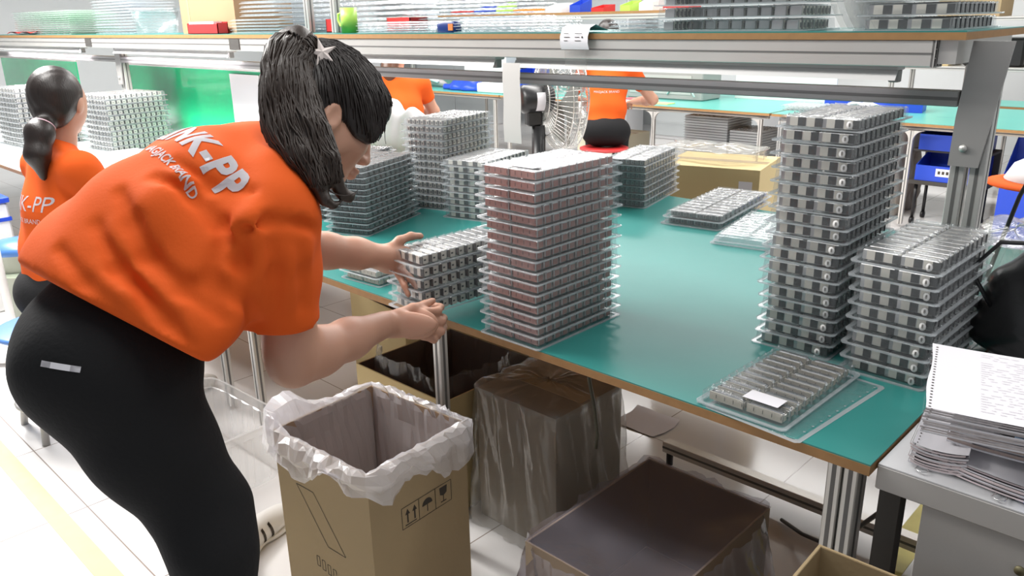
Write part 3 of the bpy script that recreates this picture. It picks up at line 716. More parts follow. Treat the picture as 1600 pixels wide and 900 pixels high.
def logo(shirtobj, org, ex, ey, w, name='shirt_print'):
    a = text_mb(LOGO, w*.235, .0002, spacing=1.06, fill=w*.010); a.v = [(p[0], p[1], 0) for p in a.v]
    b = text_mb(SUB, w*.072, .0002, fill=w*.0018); b.v = [(p[0]+w*.05, p[1]-w*.185, 0) for p in b.v]
    print_on(shirtobj, b, org, ex, ey, 'small_lettering', PRINT, shirtobj)
    return print_on(shirtobj, a, org, ex, ey, 'large_lettering', PRINT, shirtobj)
_sp = (at(255, 362, 1.55), at(405, 262, 1.65))
_h = WF['shirt'].hit
logo(shirt, _h(308, 222)+OFF, _h(352, 275)-_h(312, 222), _h(352, 222)-_h(314, 242), .335)
m = MB().box(-.032, .032, -.005, .005, 0, .0002)
print_on(trous, m, at(127, 565, 1.40)+OFF, _R*1.0-_U*.17+_F*.1, _U+_R*.17, 'reflective_pocket_strip', PRINT, trous)
# starfish hair clip
m = MB(); c = (WF and at(503, 86, 1.565)); 
cl = frame((0, 0, 0), _R, _U).to_3x3()
prof = []
for k in range(10):
    a = math.pi/2+.25+k*math.pi/5; r = .033 if k % 2 == 0 else .0115; prof.append((math.cos(a)*r, math.sin(a)*r))
V = [(p[0], p[1], 0) for p in prof]+[(p[0]*.93, p[1]*.93, .005) for p in prof]+[(0, 0, .010), (0, 0, -.004)]
Fc = [(i, (i+1) % 10, 10+(i+1) % 10, 10+i) for i in range(10)]+[(10+i, 10+(i+1) % 10, 20) for i in range(10)]+[((i+1) % 10, i, 21) for i in range(10)]
m.add(V, Fc); clip = m.build('hair_clip', mat('pearly_hair_clip', (.75, .66, .62), .3, coat=.5), wroot)
clip.data.transform(Matrix.Translation(Vector(at(503, 84, 1.575)+OFF)) @ frame((0, 0, 0), _R+_F*.35, _U+_F*.2))
# loose strands
m = MB()
for (a, b, c3, d) in (((430, 110, 1.56), (418, 160, 1.56), (422, 190, 1.57), (414, 215, 1.57)), ((440, 70, 1.58), (420, 120, 1.57), (428, 180, 1.57), (412, 205, 1.575)), ((600, 150, 1.68), (604, 175, 1.70), (598, 205, 1.70), (603, 225, 1.70)),
                      ((490, 300, 1.52), (500, 325, 1.51), (520, 330, 1.51), (535, 320, 1.52)),
                      ((505, 290, 1.50), (525, 310, 1.50), (548, 310, 1.51), (560, 296, 1.52)), ((440, 215, 1.55), (420, 240, 1.54), (400, 255, 1.53), (385, 262, 1.53))):
    P = [at(*q)+OFF for q in (a, b, c3, d)]; pts = []
    for t in np.linspace(0, 1, 12):
        pts.append((1-t)**3*P[0]+3*t*(1-t)**2*P[1]+3*t*t*(1-t)*P[2]+t**3*P[3])
    m.tube(pts, [.0016*(1-.6*i/11) for i in range(12)], 5)
m.build('loose_strands', HAIRB, wroot)
# combed strands lying on the head, running back to the tied crown, and down the ponytail
def fval(F, p):
    i = np.round((p-F.lo)/F.res).astype(int)
    return F.f[tuple(np.clip(i, 0, F.n-1))]
HF = WF['hair']; hc_ = at(512, 182, 1.66); fw = nrm(.66*_R-.47*_U+.58*_F); up_ = nrm(.32*_R+.88*_U+.30*_F); up_ = nrm(up_-(up_@fw)*fw); sd_ = nrm(np.cross(fw, up_)); sd_ = sd_ if sd_@(-_F) > 0 else -sd_
base_ = at(485, 95, 1.62); mm = MB(); rs_ = random.Random(5)
for k in range(230):
    a = rs_.uniform(-1.1, 2.3); b_ = rs_.uniform(-.75, 1.0)
    st_ = hc_+(sd_*math.cos(b_*.9)*.1*(1 if a < 9 else 1)+fw*math.sin(a)*.13+up_*(math.sin(b_*1.35)*.10+.01)-fw*.02)
    pts = []
    for t in np.linspace(0, .96, 11):
        p = st_*(1-t)+base_*t+up_*.02*math.sin(math.pi*t); d = nrm(p-(hc_+up_*.01)); q = hc_+up_*.01+d*.03; r0 = .03
        while fval(HF, hc_+up_*.01+d*r0) < 0 and r0 < .2: r0 += .002
        pts.append(hc_+up_*.01+d*(r0+.0005)+OFF if r0 > .05 else None)
    pts = [q for q in pts if q is not None]
    if len(pts) > 4: n_ = len(pts); mm.tube(pts, [.0010+.0009*math.sin(math.pi*i/(n_-1)) for i in range(n_)], 5, cap=False)
mm.build('combed_strands', HAIR, wroot)
PC = [at(487, 92, 1.60), at(464, 72, 1.585), at(450, 95, 1.57), at(452, 150, 1.55), at(462, 205, 1.54), at(482, 250, 1.53), at(492, 280, 1.53), at(498, 308, 1.535)]; PR = [.022, .032, .038, .044, .046, .034, .022, .008]
mm = MB()
for k in range(200):
    an = rs_.uniform(0, 2*math.pi); wv = rs_.uniform(-.5, .5); ex = rs_.uniform(.96, 1.06); n_ = 26; pts = []
    for i in range(n_):
        t = i/(n_-1)*(len(PC)-1); j = min(int(t), len(PC)-2); f_ = t-j; c = PC[j]*(1-f_)+PC[j+1]*f_; r0 = (PR[j]*(1-f_)+PR[j+1]*f_)*ex
        pass
        a = an+wv*i/n_*1.6+.1*math.sin(i*.7+k); T_ = PC[j+1]-PC[j]; a1 = nrm(np.cross(T_, _F)); d = a1*math.cos(a)+nrm(np.cross(T_, a1))*math.sin(a); q = .004
        while fval(WF['ponytail'], c+d*q) < 0 and q < .12: q += .002
        pts.append(c+d*(q+.0012*(ex-1)*20)+OFF)
    mm.tube(pts, [.0011+.0012*math.sin(math.pi*min(1, (i+2)/n_)) for i in range(n_)], 5, cap=False)
mm.build('ponytail_strands', HAIRB, wroot)
# eyebrow, eye and lips
def shoe(heel, toe, name='shoe'):
    heel = np.array(heel); toe = np.array(toe); d = nrm(toe-heel); s = np.cross([0, 0, 1], d); Lh = np.linalg.norm(toe-heel)
    P = lambda a, b, c: heel+d*a*Lh+s*b+np.array([0, 0, c])
    F = Field(np.minimum(heel, toe)-.12, np.maximum(heel, toe)+np.array([.12, .12, .2]), .005)
    F.ell(P(.22, 0, .055), (d, s, (0, 0, 1)), (.075, .036, .055), .03); F.ell(P(.5, 0, .045), (d, s, (0, 0, 1)), (.09, .038, .045), .03); F.ell(P(.78, 0, .035), (d, s, (0, 0, 1)), (.07, .042, .034), .03)
    F.cap(P(.2, 0, .08), P(.16, 0, .125), .036, .038, .02); F.cut((0, 0, .012)+heel*np.array([1, 1, 0]), (0, 0, -1))
    o = surf(name, F, mat('white_leather', (.62, .60, .57), .5), None, 1); o.data.transform(base); o.parent = wroot
    G = Field(np.minimum(heel, toe)-.12, np.maximum(heel, toe)+np.array([.12, .12, .2]), .005)
    G.ell(P(.25, 0, .012), (d, s, (0, 0, 1)), (.085, .042, .03), .03); G.ell(P(.75, 0, .012), (d, s, (0, 0, 1)), (.085, .047, .03), .03); G.cut(heel*np.array([1, 1, 0])+(0, 0, .018), (0, 0, 1)); G.cut(heel*np.array([1, 1, 0])+(0, 0, .001), (0, 0, -1))
    q = surf('sole', G, mat('white_rubber', (.70, .69, .66), .6), None, 1); q.data.transform(base); q.parent = o
    for k in range(3):
        st = MB().box(-.005, .005, -.026, .026, 0, .0002)
        c = P(.36+.11*k, -.06, .045)
        print_on(o, st, c+OFF, d*.9+np.array([0, 0, .2]), np.array([0, 0, 1.])-d*.55, 'side_stripe', INK, o)
    lc = MB()
    for k in range(5):
        a = .40+.075*k; z = .092-.010*k
        lc.tube([P(a, -.024, z-.008), P(a+.02, -.008, z+.002), P(a, .012, z+.001), P(a+.02, .024, z-.008)], .0028, 6)
    lc.xf(base); lc.build('lace', WHITEP, o)
shoe((-1.955, .80, 0), (-2.075, 1.085, 0)); shoe((-1.275, .42, 0), (-1.25, .70, 0))

def worker(label, loc, rz, zs=.52, lean=.12, turn=0, hairm=None, bun='low', arms=((.20, .30, .82), (-.20, .30, .82)), hand_at=((.12, .50, .80), (-.12, .50, .80)), res=.009, stand=False, print_=True, headoff=(0, 0, 0)):
    t = thing('person', label, 'person', loc, rz); hz = zs+.10
    ns = np.array([0, lean, hz+.50]); hd = ns+np.array([0, .04, .175])+np.array(headoff)
    A = np.array
    F = Field((-.5, -.3, hz-.15), (.5, .75, hz+.72), res)
    sp = [A([0, 0, hz-.02]), A([0, lean*.25, hz+.14]), A([0, lean*.55, hz+.28]), A([0, lean*.85, hz+.41])]
    for c, w, d in zip(sp, (.165, .155, .165, .165), (.115, .112, .112, .085)): F.ell(c, ((1, 0, 0), (0, 1, 0), (0, 0, 1)), (w, d, .12), .07)
    F.cap(ns+A([0, 0, -.03]), ns, .075, .06, .03)
    for k, sg in enumerate((1, -1)):
        sh = ns+A([.155*sg, -.0, -.06]); el = A(arms[k], float); F.chain([ns+A([.06*sg, 0, -.045]), sh, sh+(el-sh)*.62], [.06, .070, .062], .03)
        q = sh+(el-sh)*.60; F.cut_in(q, el-sh, sh+(el-sh)*.85, .11)
    F.disp(lambda X, Y, Z: .005*np.sin(22*(X*.5+Z*.9)+3*np.sin(7*X+4*Y))*np.sin(15*(X-Z*.4)+1))
    F.cut((0, 0, hz-.09), (0, 0, -1))
    sh_o = surf('t_shirt', F, ORANGE, t, 2)
    S = Field((-.5, -.3, hz+.0), (.5, .95, hz+1.0), res*.75)
    S.ell(hd, ((1, 0, 0), (0, 1, 0), (0, 0, 1)), (.074, .092, .105), .02)
    f = A([math.sin(turn), math.cos(turn), -.15]); f = nrm(f); sd = nrm(np.cross(f, (0, 0, 1))); up = np.cross(sd, f)
    S.ell(hd+f*.04-up*.05, (sd, f, up), (.055, .05, .06), .03); S.ell(hd+f*.075-up*.095, (sd, f, up), (.024, .02, .02), .02); S.cap(hd+f*.084+up*.01, hd+f*.101-up*.03, .008, .009, .012)
    for sg in (1, -1):
        S.ell(hd+sd*sg*.076-up*.01, (sd, f, up), (.010, .02, .032), .006); S.ell(hd+sd*sg*.033+f*.09+up*.005, (sd, f, up), (.017, .012, .011), .01, 'sub'); S.ell(hd+sd*sg*.033+f*.078+up*.005, (sd, f, up), (.012, .012, .012), .004)
    S.ell(hd+f*.09-up*.062, (sd, f, up), (.02, .01, .009), .006)
    S.cap(ns-A([0, 0, .06]), hd-A([0, 0, .05]), .055, .05, .02)
    for k, sg in enumerate((1, -1)):
        sh = ns+A([.155*sg, -.0, -.06]); el = A(arms[k], float); w = A(hand_at[k], float)
        S.chain([sh+(el-sh)*.4, el], [.048, .042], .02); S.chain([el, el+(w-el)*.35, w], [.042, .042, .028], .02); hand(S, w, w-el, A([0, 0, 1.]), -sg)
    surf('body', S, SKIN, t, 1)
    H = Field(hd-.22-A([0, .1, .1]), hd+.24, res*.75)
    H.ell(hd+up*.025-f*.02, (sd, f, up), (.086, .102, .10), .02); H.ell(hd-f*.05-up*.03, (sd, f, up), (.07, .05, .07), .03)
    H.ell(hd+f*.115-up*.045, (sd, f, up), (.07, .07, .085), .012, 'sub')
    H.disp(lambda X, Y, Z: .001*np.sin(200*X+3*np.sin(30*Z)))
    if bun == 'low': H.chain([hd-f*.09-up*.075, hd-f*.125-up*.115, hd-f*.15-up*.19, hd-f*.13-up*.27], [.032, .046, .040, .012], .02)
    if bun == 'long': H.chain([hd-f*.08-up*.05, hd-f*.09-up*.14, hd-f*.08-up*.22], [.06, .055, .03], .03)
    surf('hair', H, hairm or HAIR, t, 1)
    if bun == 'low':
        R1 = MB(); c = hd-f*.105-up*.09; ax = nrm(-f*.6-up*.8); a1 = np.cross(ax, (1, 0, 0)); a1 = nrm(a1); b1 = np.cross(ax, a1)
        R1.tube([c+a1*.036*math.cos(q)+b1*.036*math.sin(q) for q in np.linspace(0, 2*math.pi, 25)], .006, 8, cap=False); R1.build('hair_band', mat('pink_hair_band', (.55, .35, .40), .7), t)
    T = Field((-.35, -.3, .03), (.35, .75, hz+.12), .011)
    T.ell((0, -.01, hz-.02), ((1, 0, 0), (0, 1, 0), (0, 0, 1)), (.165, .13, .12), .06)
    for sg in (1, -1):
        if stand: T.chain([A([.09*sg, 0, hz-.05]), A([.10*sg, .05, .50]), A([.10*sg, 0, .09])], [.11, .072, .055], .04)
        else: T.chain([A([.09*sg, 0, hz-.03]), A([.11*sg, .40, zs+.02]), A([.11*sg, .34, .10])], [.10, .072, .052], .04)
    surf('trousers', T, BLACKC, t, 1)
    for sg in (1, -1):
        G = Field((.1*sg-.1, -.1, 0), (.1*sg+.1, .75, .16), .009); y0 = 0 if stand else .34
        G.ell((.105*sg, y0+.06, .03), ((0, 1, 0), (1, 0, 0), (0, 0, 1)), (.13, .045, .045), .02); G.cap((.105*sg, y0, .05), (.105*sg, y0, .10), .042, .042, .02); G.cut((0, 0, .003), (0, 0, -1))
        surf('shoe', G, mat('white_leather', (.62, .60, .57), .5), t, 1)
    if print_:
        a = text_mb(LOGO, .075, .0002); a.v = [(p[0], p[1], 0) for p in a.v]; b = text_mb(SUB, .024, .0002); b.v = [(p[0], p[1]-.058, 0) for p in b.v]
        print_on(sh_o, a, (0, -.3, hz+.33), (1, 0, 0), (0, 0, 1), 'large_lettering', PRINT, sh_o); print_on(sh_o, b, (0, -.3, hz+.33), (1, 0, 0), (0, 0, 1), 'small_lettering', PRINT, sh_o)
    return t
worker('seated worker in orange shirt with a low black ponytail at the left bench', (-3.26, .88, 0), R_(4), .47, .10, -.60, HAIR, 'low', ((.27, .22, .80), (-.26, .22, .80)), ((.22, .46, .86), (-.12, .46, .86)), .009)
worker('worker in orange shirt and black trousers seen from behind on a red stool', (-3.86, 5.05, 0), R_(36), .58, .18, .1, HAIR, 'long', ((.36, .32, .86), (-.30, .25, .86)), ((.22, .62, .82), (-.14, .60, .82)), .011)
worker('partly hidden worker with brown hair and orange shirt behind the woman\'s face', (-4.55, 3.62, 0), R_(60), .52, .16, .6, mat('auburn_hair', (.10, .04, .02), .4), 'long', ((.26, .22, .86), (-.26, .22, .86)), ((.16, .48, .84), (-.16, .48, .84)), .011, False, False)
def stool(label, loc, col, h, r=.16):
    t = thing('stool', label, 'stool', loc)
    MB().lathe([(0, h-.02), (r*.96, h-.02), (r, h-.012), (r, h-.004), (r*.93, h), (0, h)]).build('seat', col, t)
    for k in range(4):
        a = math.pi/4+k*math.pi/2; MB().tube([(math.cos(a)*r*.6, math.sin(a)*r*.6, h-.02), (math.cos(a)*r*.95, math.sin(a)*r*.95, 0)], .014, 10).build('leg', GREY, t)
    MB().tube([(math.cos(a)*r*.86, math.sin(a)*r*.86, h*.3) for a in np.linspace(0, 2*math.pi, 25)], .008, 8, cap=False).build('foot_ring', GREY, t); return t
stool('blue round stool under the seated left worker', (-3.30, .84, 0), mat('blue_stool_seat', (.08, .20, .50), .4), .425, .19)
stool('red round stool under the worker beyond the fan', (-3.86, 5.03, 0), RED, .535, .19)
# ---------------------------------------------------------------- cartons, bags, things under the bench
def carton(label, cx, cy, w, l, h, rz, face=CARD, inner=CARDD, closed=False, group=None, flaps=False, t_=.005):
    t = thing('carton', label, 'cardboard box', (cx, cy, 0), rz, group); m = MB(); a, b = w/2, l/2
    m.box(-a, a, -b, -b+t_, 0, h, 0); m.box(-a, a, b-t_, b, 0, h, 0); m.box(-a, -a+t_, -b+t_, b-t_, 0, h, 0); m.box(a-t_, a, -b+t_, b-t_, 0, h, 0); m.box(-a+t_, a-t_, -b+t_, b-t_, 0, .004, 0)
    if closed: m.box(-a, a, -b, -.002, h, h+.004, 0); m.box(-a, a, .002, b, h, h+.004, 0)
    else:
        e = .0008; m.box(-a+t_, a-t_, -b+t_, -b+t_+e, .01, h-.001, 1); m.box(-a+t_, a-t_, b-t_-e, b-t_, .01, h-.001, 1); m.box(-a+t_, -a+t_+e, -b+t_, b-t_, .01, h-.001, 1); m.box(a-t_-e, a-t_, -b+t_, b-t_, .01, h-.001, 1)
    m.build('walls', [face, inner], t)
    if closed: MB().box(-a+.01, a-.01, -.03, .03, h+.004, h+.0046).build('packing_tape', mat('brown_packing_tape', (.45, .33, .18), .25), t)
    return t
def hull(name, rect, z0, z1, pad, m, parent=None, top='open', seed=0, amp=.012, loc=None, nz=26, nu=140, flare=0):
    """loose polythene around a box: superelliptic sleeve with creases"""
    x0, x1, y0, y1 = rect; cx, cy, a, b = (x0+x1)/2, (y0+y1)/2, (x1-x0)/2, (y1-y0)/2; P = []
    def ring(z, sc, ex=0):
        R0 = []
        for k in range(nu):
            th = 2*math.pi*k/nu; c, s = math.cos(th), math.sin(th); q = (abs(c)**8+abs(s)**8)**(-1/8)
            fold = amp*(noise1(k*.42+z*7, seed)+.6*abs(math.sin(k*.31+z*16+seed)))
            r = pad+fold+ex; R0.append((cx+c*q*(a*sc+r)-0, cy+s*q*(b*sc+r), z+(.006*noise1(k*.35, seed+3) if sc < 1 or top != 'closed' else 0)))
        return R0
    for i in range(nz): 
        u = i/(nz-1); P.append(ring(z0+(z1-z0)*u, 1, flare*(1-u)**2))
    if top == 'closed':
        for sc in (.97, .85, .65, .4, .2, .04): P.append([(p[0], p[1], z1+.006+.012*noise1(p[0]*38+p[1]*21, seed)*(1-sc*.5)+.010*(1-sc)) for p in ring(z1, sc, -pad*.8)])
    mb = MB().grid(P, 0, True, True); return mb
# front carton lined with a white bag
cb = carton('open brown carton with white liner bag in front of the bench', -1.585, 1.085, .370, .335, .50, R_(4)); 
fx = .370/2+.0006; fy = -.335/2-.0006
def ink(mb): return mb
m = MB()
def line(m, a, b, w, ax):          # a thin printed line on a carton face, ax='x': face whose normal is +x (coords y,z); 'y': face -y (coords x,z)
    a = np.array(a, float); b = np.array(b, float); d = nrm(b-a); n = np.array([-d[1], d[0]])*w/2
    q = [a-n, b-n, b+n, a+n]
    m.add([((fx, p[0], p[1]) if ax == 'x' else (p[0], fy, p[1])) for p in q], [(0, 1, 2, 3)])
def rect(m, x0, x1, z0, z1, w, ax):
    for a, b in (((x0, z0), (x1, z0)), ((x1, z0), (x1, z1)), ((x1, z1), (x0, z1)), ((x0, z1), (x0, z0))): line(m, a, b, w, ax)
z0, z1 = .30, .36; ys = (-.07, -.012, .046, .104)
for i in range(3): rect(m, ys[i], ys[i+1], z0, z1, .0018, 'x')
for s in (-.014, .010):       # two arrows up
    line(m, (ys[0]+.033+s, z0+.012), (ys[0]+.033+s, z0+.040), .005, 'x'); c = ys[0]+.033+s
    m.add([(fx, c-.008, z0+.036), (fx, c+.008, z0+.036), (fx, c, z0+.052)], [(0, 1, 2)])
line(m, (ys[0]+.01, z0+.007), (ys[1]-.01, z0+.007), .003, 'x')
c = (ys[1]+ys[2])/2; m.add([(fx, c+.018*math.cos(q), z0+.030+.018*math.sin(q)) for q in np.linspace(0, math.pi, 12)], [tuple(range(12))]); line(m, (c, z0+.01), (c, z0+.032), .003, 'x')   # umbrella
c = (ys[2]+ys[3])/2; m.add([(fx, c-.014, z0+.053), (fx, c-.012, z0+.032), (fx, c, z0+.026), (fx, c+.012, z0+.032), (fx, c+.014, z0+.053)], [(0, 1, 2, 3, 4)]); line(m, (c, z0+.01), (c, z0+.03), .003, 'x'); line(m, (c-.010, z0+.010), (c+.010, z0+.010), .003, 'x')   # glass
m.build('handling_symbols', INK, cb)
m = MB(); Q = [(-.105, .37), (-.035, .37), (.075, .225), (.005, .225)]
for a, b in zip(Q, Q[1:]+Q[:1]): line(m, a, b, .0022, 'y')
for k in range(4): rect(m, -.05+k*.022, -.038+k*.022, .145-k*.004, .175-k*.004, .002, 'y')
m.build('printed_marks', INK, cb)
def liner(label):
    """white bag turned down over the rim of the front carton"""
    M = Matrix.Translation((-1.585, 1.085, 0)) @ Matrix.Rotation(R_(4), 4, 'Z'); a, b = .370/2, .335/2; nu = 84; rq = random.Random(3); prof = 17; P = []
    per = [(-a, -b), (a, -b), (a, b), (-a, b)]; Ls = [2*a, 2*b, 2*a, 2*b]; T = sum(Ls); cols = []
    for k in range(nu):
        s = k/nu*T; i = 0
        while s > Ls[i]: s -= Ls[i]; i += 1
        p0, p1 = per[i], per[(i+1) % 4]; u = s/Ls[i]; px = p0[0]+(p1[0]-p0[0])*u; py = p0[1]+(p1[1]-p0[1])*u
        nx, ny = ((0, -1), (1, 0), (0, 1), (-1, 0))[i]
        w = .022; 
        if u < .06 or u > .94:                   # round the corners
            j = (i+1) % 4 if u > .94 else (i-1) % 4; n2 = ((0, -1), (1, 0), (0, 1), (-1, 0))[j]; f_ = ((u-.94)/.12 if u > .94 else (.06-u)/.12)
            nx, ny = nx*(1-f_)+n2[0]*f_, ny*(1-f_)+n2[1]*f_
        K = k/nu*2*math.pi; side = i
        # how far the bag hangs down outside, around the box; it stands up at the near left corner
        q_ = k*3.1; hang = (.035, .055, -.004, .02)[side]+.014*noise1(q_*.17, 1)+.012*math.sin(q_*.11+.6); hang = max(hang, .006)
        if side == 0: hang += .055*math.exp(-((u-.42)/.16)**2)-.02*math.exp(-((u-.72)/.12)**2)
        if side == 1: hang += .035*math.exp(-((u-.75)/.25)**2)
        puff = .014+.009*noise1(q_*.23, 2)+(.020 if side in (0, 1) else .006)
        if side == 3: puff += .06*math.exp(-((u-.8)/.3)**2); hang += .03*math.exp(-((u-.85)/.25)**2); 
        lift = .006+.006*noise1(q_*.31, 4)+(.065*math.exp(-((u-.85)/.22)**2) if side == 3 else 0)+(.05*math.exp(-(u/.16)**2) if side == 0 else 0)
        col = []
        zt = .50
        pts = [(-.03, -.34), (-.022, -.24), (-.016, -.14), (-.010, -.07), (-.009, -.02), (-.006, .004), (.002, lift*.8+.003), (puff*.45, lift+.004), (puff*.9, lift*.6), (puff*1.1, -hang*.25), (puff*.95, -hang*.5), (puff*1.15, -hang*.8), (puff*1.0, -hang)]
        for j, (o, dz) in enumerate(pts):
            cr = rq.uniform(-1, 1)*(.0075 if j > 5 else .0035)
            if j > 8: cr = abs(cr)
            col.append(tuple(M @ Vector((px+nx*(o+cr), py+ny*(o+cr), zt+dz+(rq.uniform(-.006, .006) if j > 6 else 0)))))
        cols.append(col)
    P = [[cols[k][j] for k in range(nu)] for j in range(13)]
    return tag(MB().grid(P, 0, False, True).build('bin_liner', BAGW), label, 'plastic bag')
BAGW = film('white_polythene', (.96, .95, .97), .48, (.90, .89, .93), .3, bump=.35, bscale=30)
liner('crumpled white plastic bag folded over the rim of the front carton')
# bag-wrapped carton in the middle
carton('closed carton inside a clear bag standing under the bench middle', -1.47, 1.665, .315, .305, .44, 0, mat('dull_carton', (.30, .25, .19), .85), closed=True)
BAGG = film('greyish_polythene', (.95, .95, .94), .22, (.66, .64, .60), .2, bump=.7, bscale=12)
tag(hull('x', (-1.632, -1.308, 1.508, 1.822), .004, .452, .010, None, top='closed', seed=4, amp=.010, flare=.03).build('plastic_bag', BAGG), 'clear crumpled bag covering the closed carton under the bench', 'plastic bag')
# open carton with film over its mouth, bottom of the photo
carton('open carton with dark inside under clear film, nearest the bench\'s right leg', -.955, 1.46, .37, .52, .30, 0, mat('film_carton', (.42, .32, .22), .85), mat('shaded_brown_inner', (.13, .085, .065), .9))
mb = hull('x', (-1.142, -.768, 1.198, 1.722), .004, .300, .012, None, top='open', seed=9, amp=.014, flare=.06)
n0 = 22; P = []
for i in range(n0+1):
    row = []
    for j in range(n0+1):
        u, v = i/n0, j/n0; x = -1.142+(.374)*u; y = 1.198+.524*v; e = min(u, 1-u, v, 1-v)
        row.append((x, y, .304-.030*min(1, e*4)*(1-.5*v)+.005*noise1(u*9+v*13, 3)*min(1, e*6+.2)))
    P.append(row)
mb.grid(P, 0, True)
tag(mb.build('plastic_bag', film('lavender_sheen_polythene', (.80, .78, .80), .24, (.60, .57, .66), .12, bump=.5, bscale=9)), 'clear plastic film stretched over the open carton at the bottom of the photo', 'plastic bag')  # clear film; its lavender reflection is put into the haze colour
# cartons further back under the bench
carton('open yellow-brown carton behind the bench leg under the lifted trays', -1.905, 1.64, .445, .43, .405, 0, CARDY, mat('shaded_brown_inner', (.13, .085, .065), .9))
tag(hull('x', (-2.11, -1.70, 1.45, 1.84), .25, .46, -.012, None, top='open', seed=6, amp=.020, nz=12, nu=110).build('plastic_bag', BAGC), 'clear bag sticking out of the yellow-brown carton under the bench', 'plastic bag')
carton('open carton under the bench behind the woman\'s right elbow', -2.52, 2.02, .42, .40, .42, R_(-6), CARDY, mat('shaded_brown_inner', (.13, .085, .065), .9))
tag(hull('x', (-2.70, -2.34, 1.84, 2.20), .3, .50, -.015, None, top='open', seed=11, amp=.022, nz=12, nu=100).build('plastic_bag', BAGG), 'crumpled clear bag bulging from the carton behind the woman\'s elbow', 'plastic bag')
carton('low carton with yellow side under the far end of the bench', -2.42, 2.62, .5, .34, .34, R_(4), CARD, closed=True)
# clear ribbed tub
m = MB(); a, b, h = .24, .17, .235; t = thing('clear_tub', 'clear ribbed plastic tub on the floor between the woman and the carton', 'tub', (-2.52, 1.04, 0), R_(2))
def rr(sc, z, rib):
    P = []
    for k in range(120):
        th = 2*math.pi*k/120; c, s = math.cos(th), math.sin(th); q = (abs(c)**10+abs(s)**10)**(-.1); r = sc+(rib if (k//3) % 2 else 0); P.append((c*q*a*r, s*q*b*r, z))
    return P
m.grid([rr(.9, .003, 0), rr(.93, .03, .02), rr(1.0, h*.85, .02), rr(1.03, h*.86, 0), rr(1.04, h, 0), rr(1.09, h, 0), rr(1.09, h-.01, 0)], 0, False, True); m.grid([rr(.9, .003, 0), rr(.01, .003, 0)], 0, False, True)
m.build('tub', film('frosted_tub_plastic', (.95, .95, .95), .38, (.72, .71, .70), .2), t)
tag(MB().grid([[(-1.70+.02*math.sin(i)+.05*j, 2.28+.06*i, .002+.004*abs(math.sin(i*1.3+j))) for j in range(5)] for i in range(4)]).build('paper_scrap', PAPER), 'torn white paper scrap on the floor behind the hanging cable', 'paper')
c_ = [at(993, 606, 1.95), at(1000, 625, 1.96), at(1012, 655, 1.97), at(1028, 690, 1.98), at(1036, 702, 1.99)]
c_ = [(-1.13, 1.42, .728), (-1.12, 1.415, .66), (-1.10, 1.41, .60), (-1.08, 1.40, .53), (-1.085, 1.40, .49)]
tag(MB().tube(c_, .0045, 8).build('cable', mat('dark_olive_cable', (.06, .055, .03), .5)), 'dark cable dangling below the bench edge over the floor', 'cable')
tag(MB().tube([(-.90, 2.10, .012), (-.80, 2.02, .05), (-.70, 1.95, .10), (-.62, 1.85, .22), (-.50, 1.72, .42), (-.425, 1.50, .66), (-.42, 1.45, .715)], .006, 8).build('cable', BLACKM), 'black cable climbing behind the bench\'s right leg', 'cable')
carton('brown carton with bare corrugated edge at the photo\'s bottom right', -.235, 1.06, .43, .36, .61, R_(2), CARD, CARD)
# ---------------------------------------------------------------- right-hand cabinet desk with paperwork
GD = mat('light_grey_laminate', (.46, .44, .42), .5, var=.03, bump=.02, bscale=200); GDT = mat('pale_laminate_top', (.62, .62, .63), .35)
t = thing('cabinet_desk', 'light grey cabinet desk at the bench\'s right end carrying papers', 'desk', (.1, 1.68, 0))
MB().box(-.51, .40, -.345, .55, .695, .742, 0, bev=.002).build('desktop', [GD], t); MB().box(-.509, .399, -.344, .549, .7421, .7445).build('desktop_laminate', GDT, t)
m = MB().box(-.43, .38, -.340, -.325, .03, .695, 0, bev=.001); m.box(.36, .38, -.325, .5, .03, .695); m.box(-.43, .38, .5, .52, .03, .695); m.build('cabinet_body', GD, t)
MB().cyl((-.275, -.340, .64), .008, .004, 16, 0, (0, -1, 0)).build('lock', mat('tarnished_brass', (.20, .18, .10), .5, .5), t)
for x, y in ((-.485, -.32), (-.485, .50)): MB().box(x-.018, x+.018, y-.018, y+.018, 0, .695).build('leg', mat('dark_steel_leg', (.05, .045, .04), .6), t)
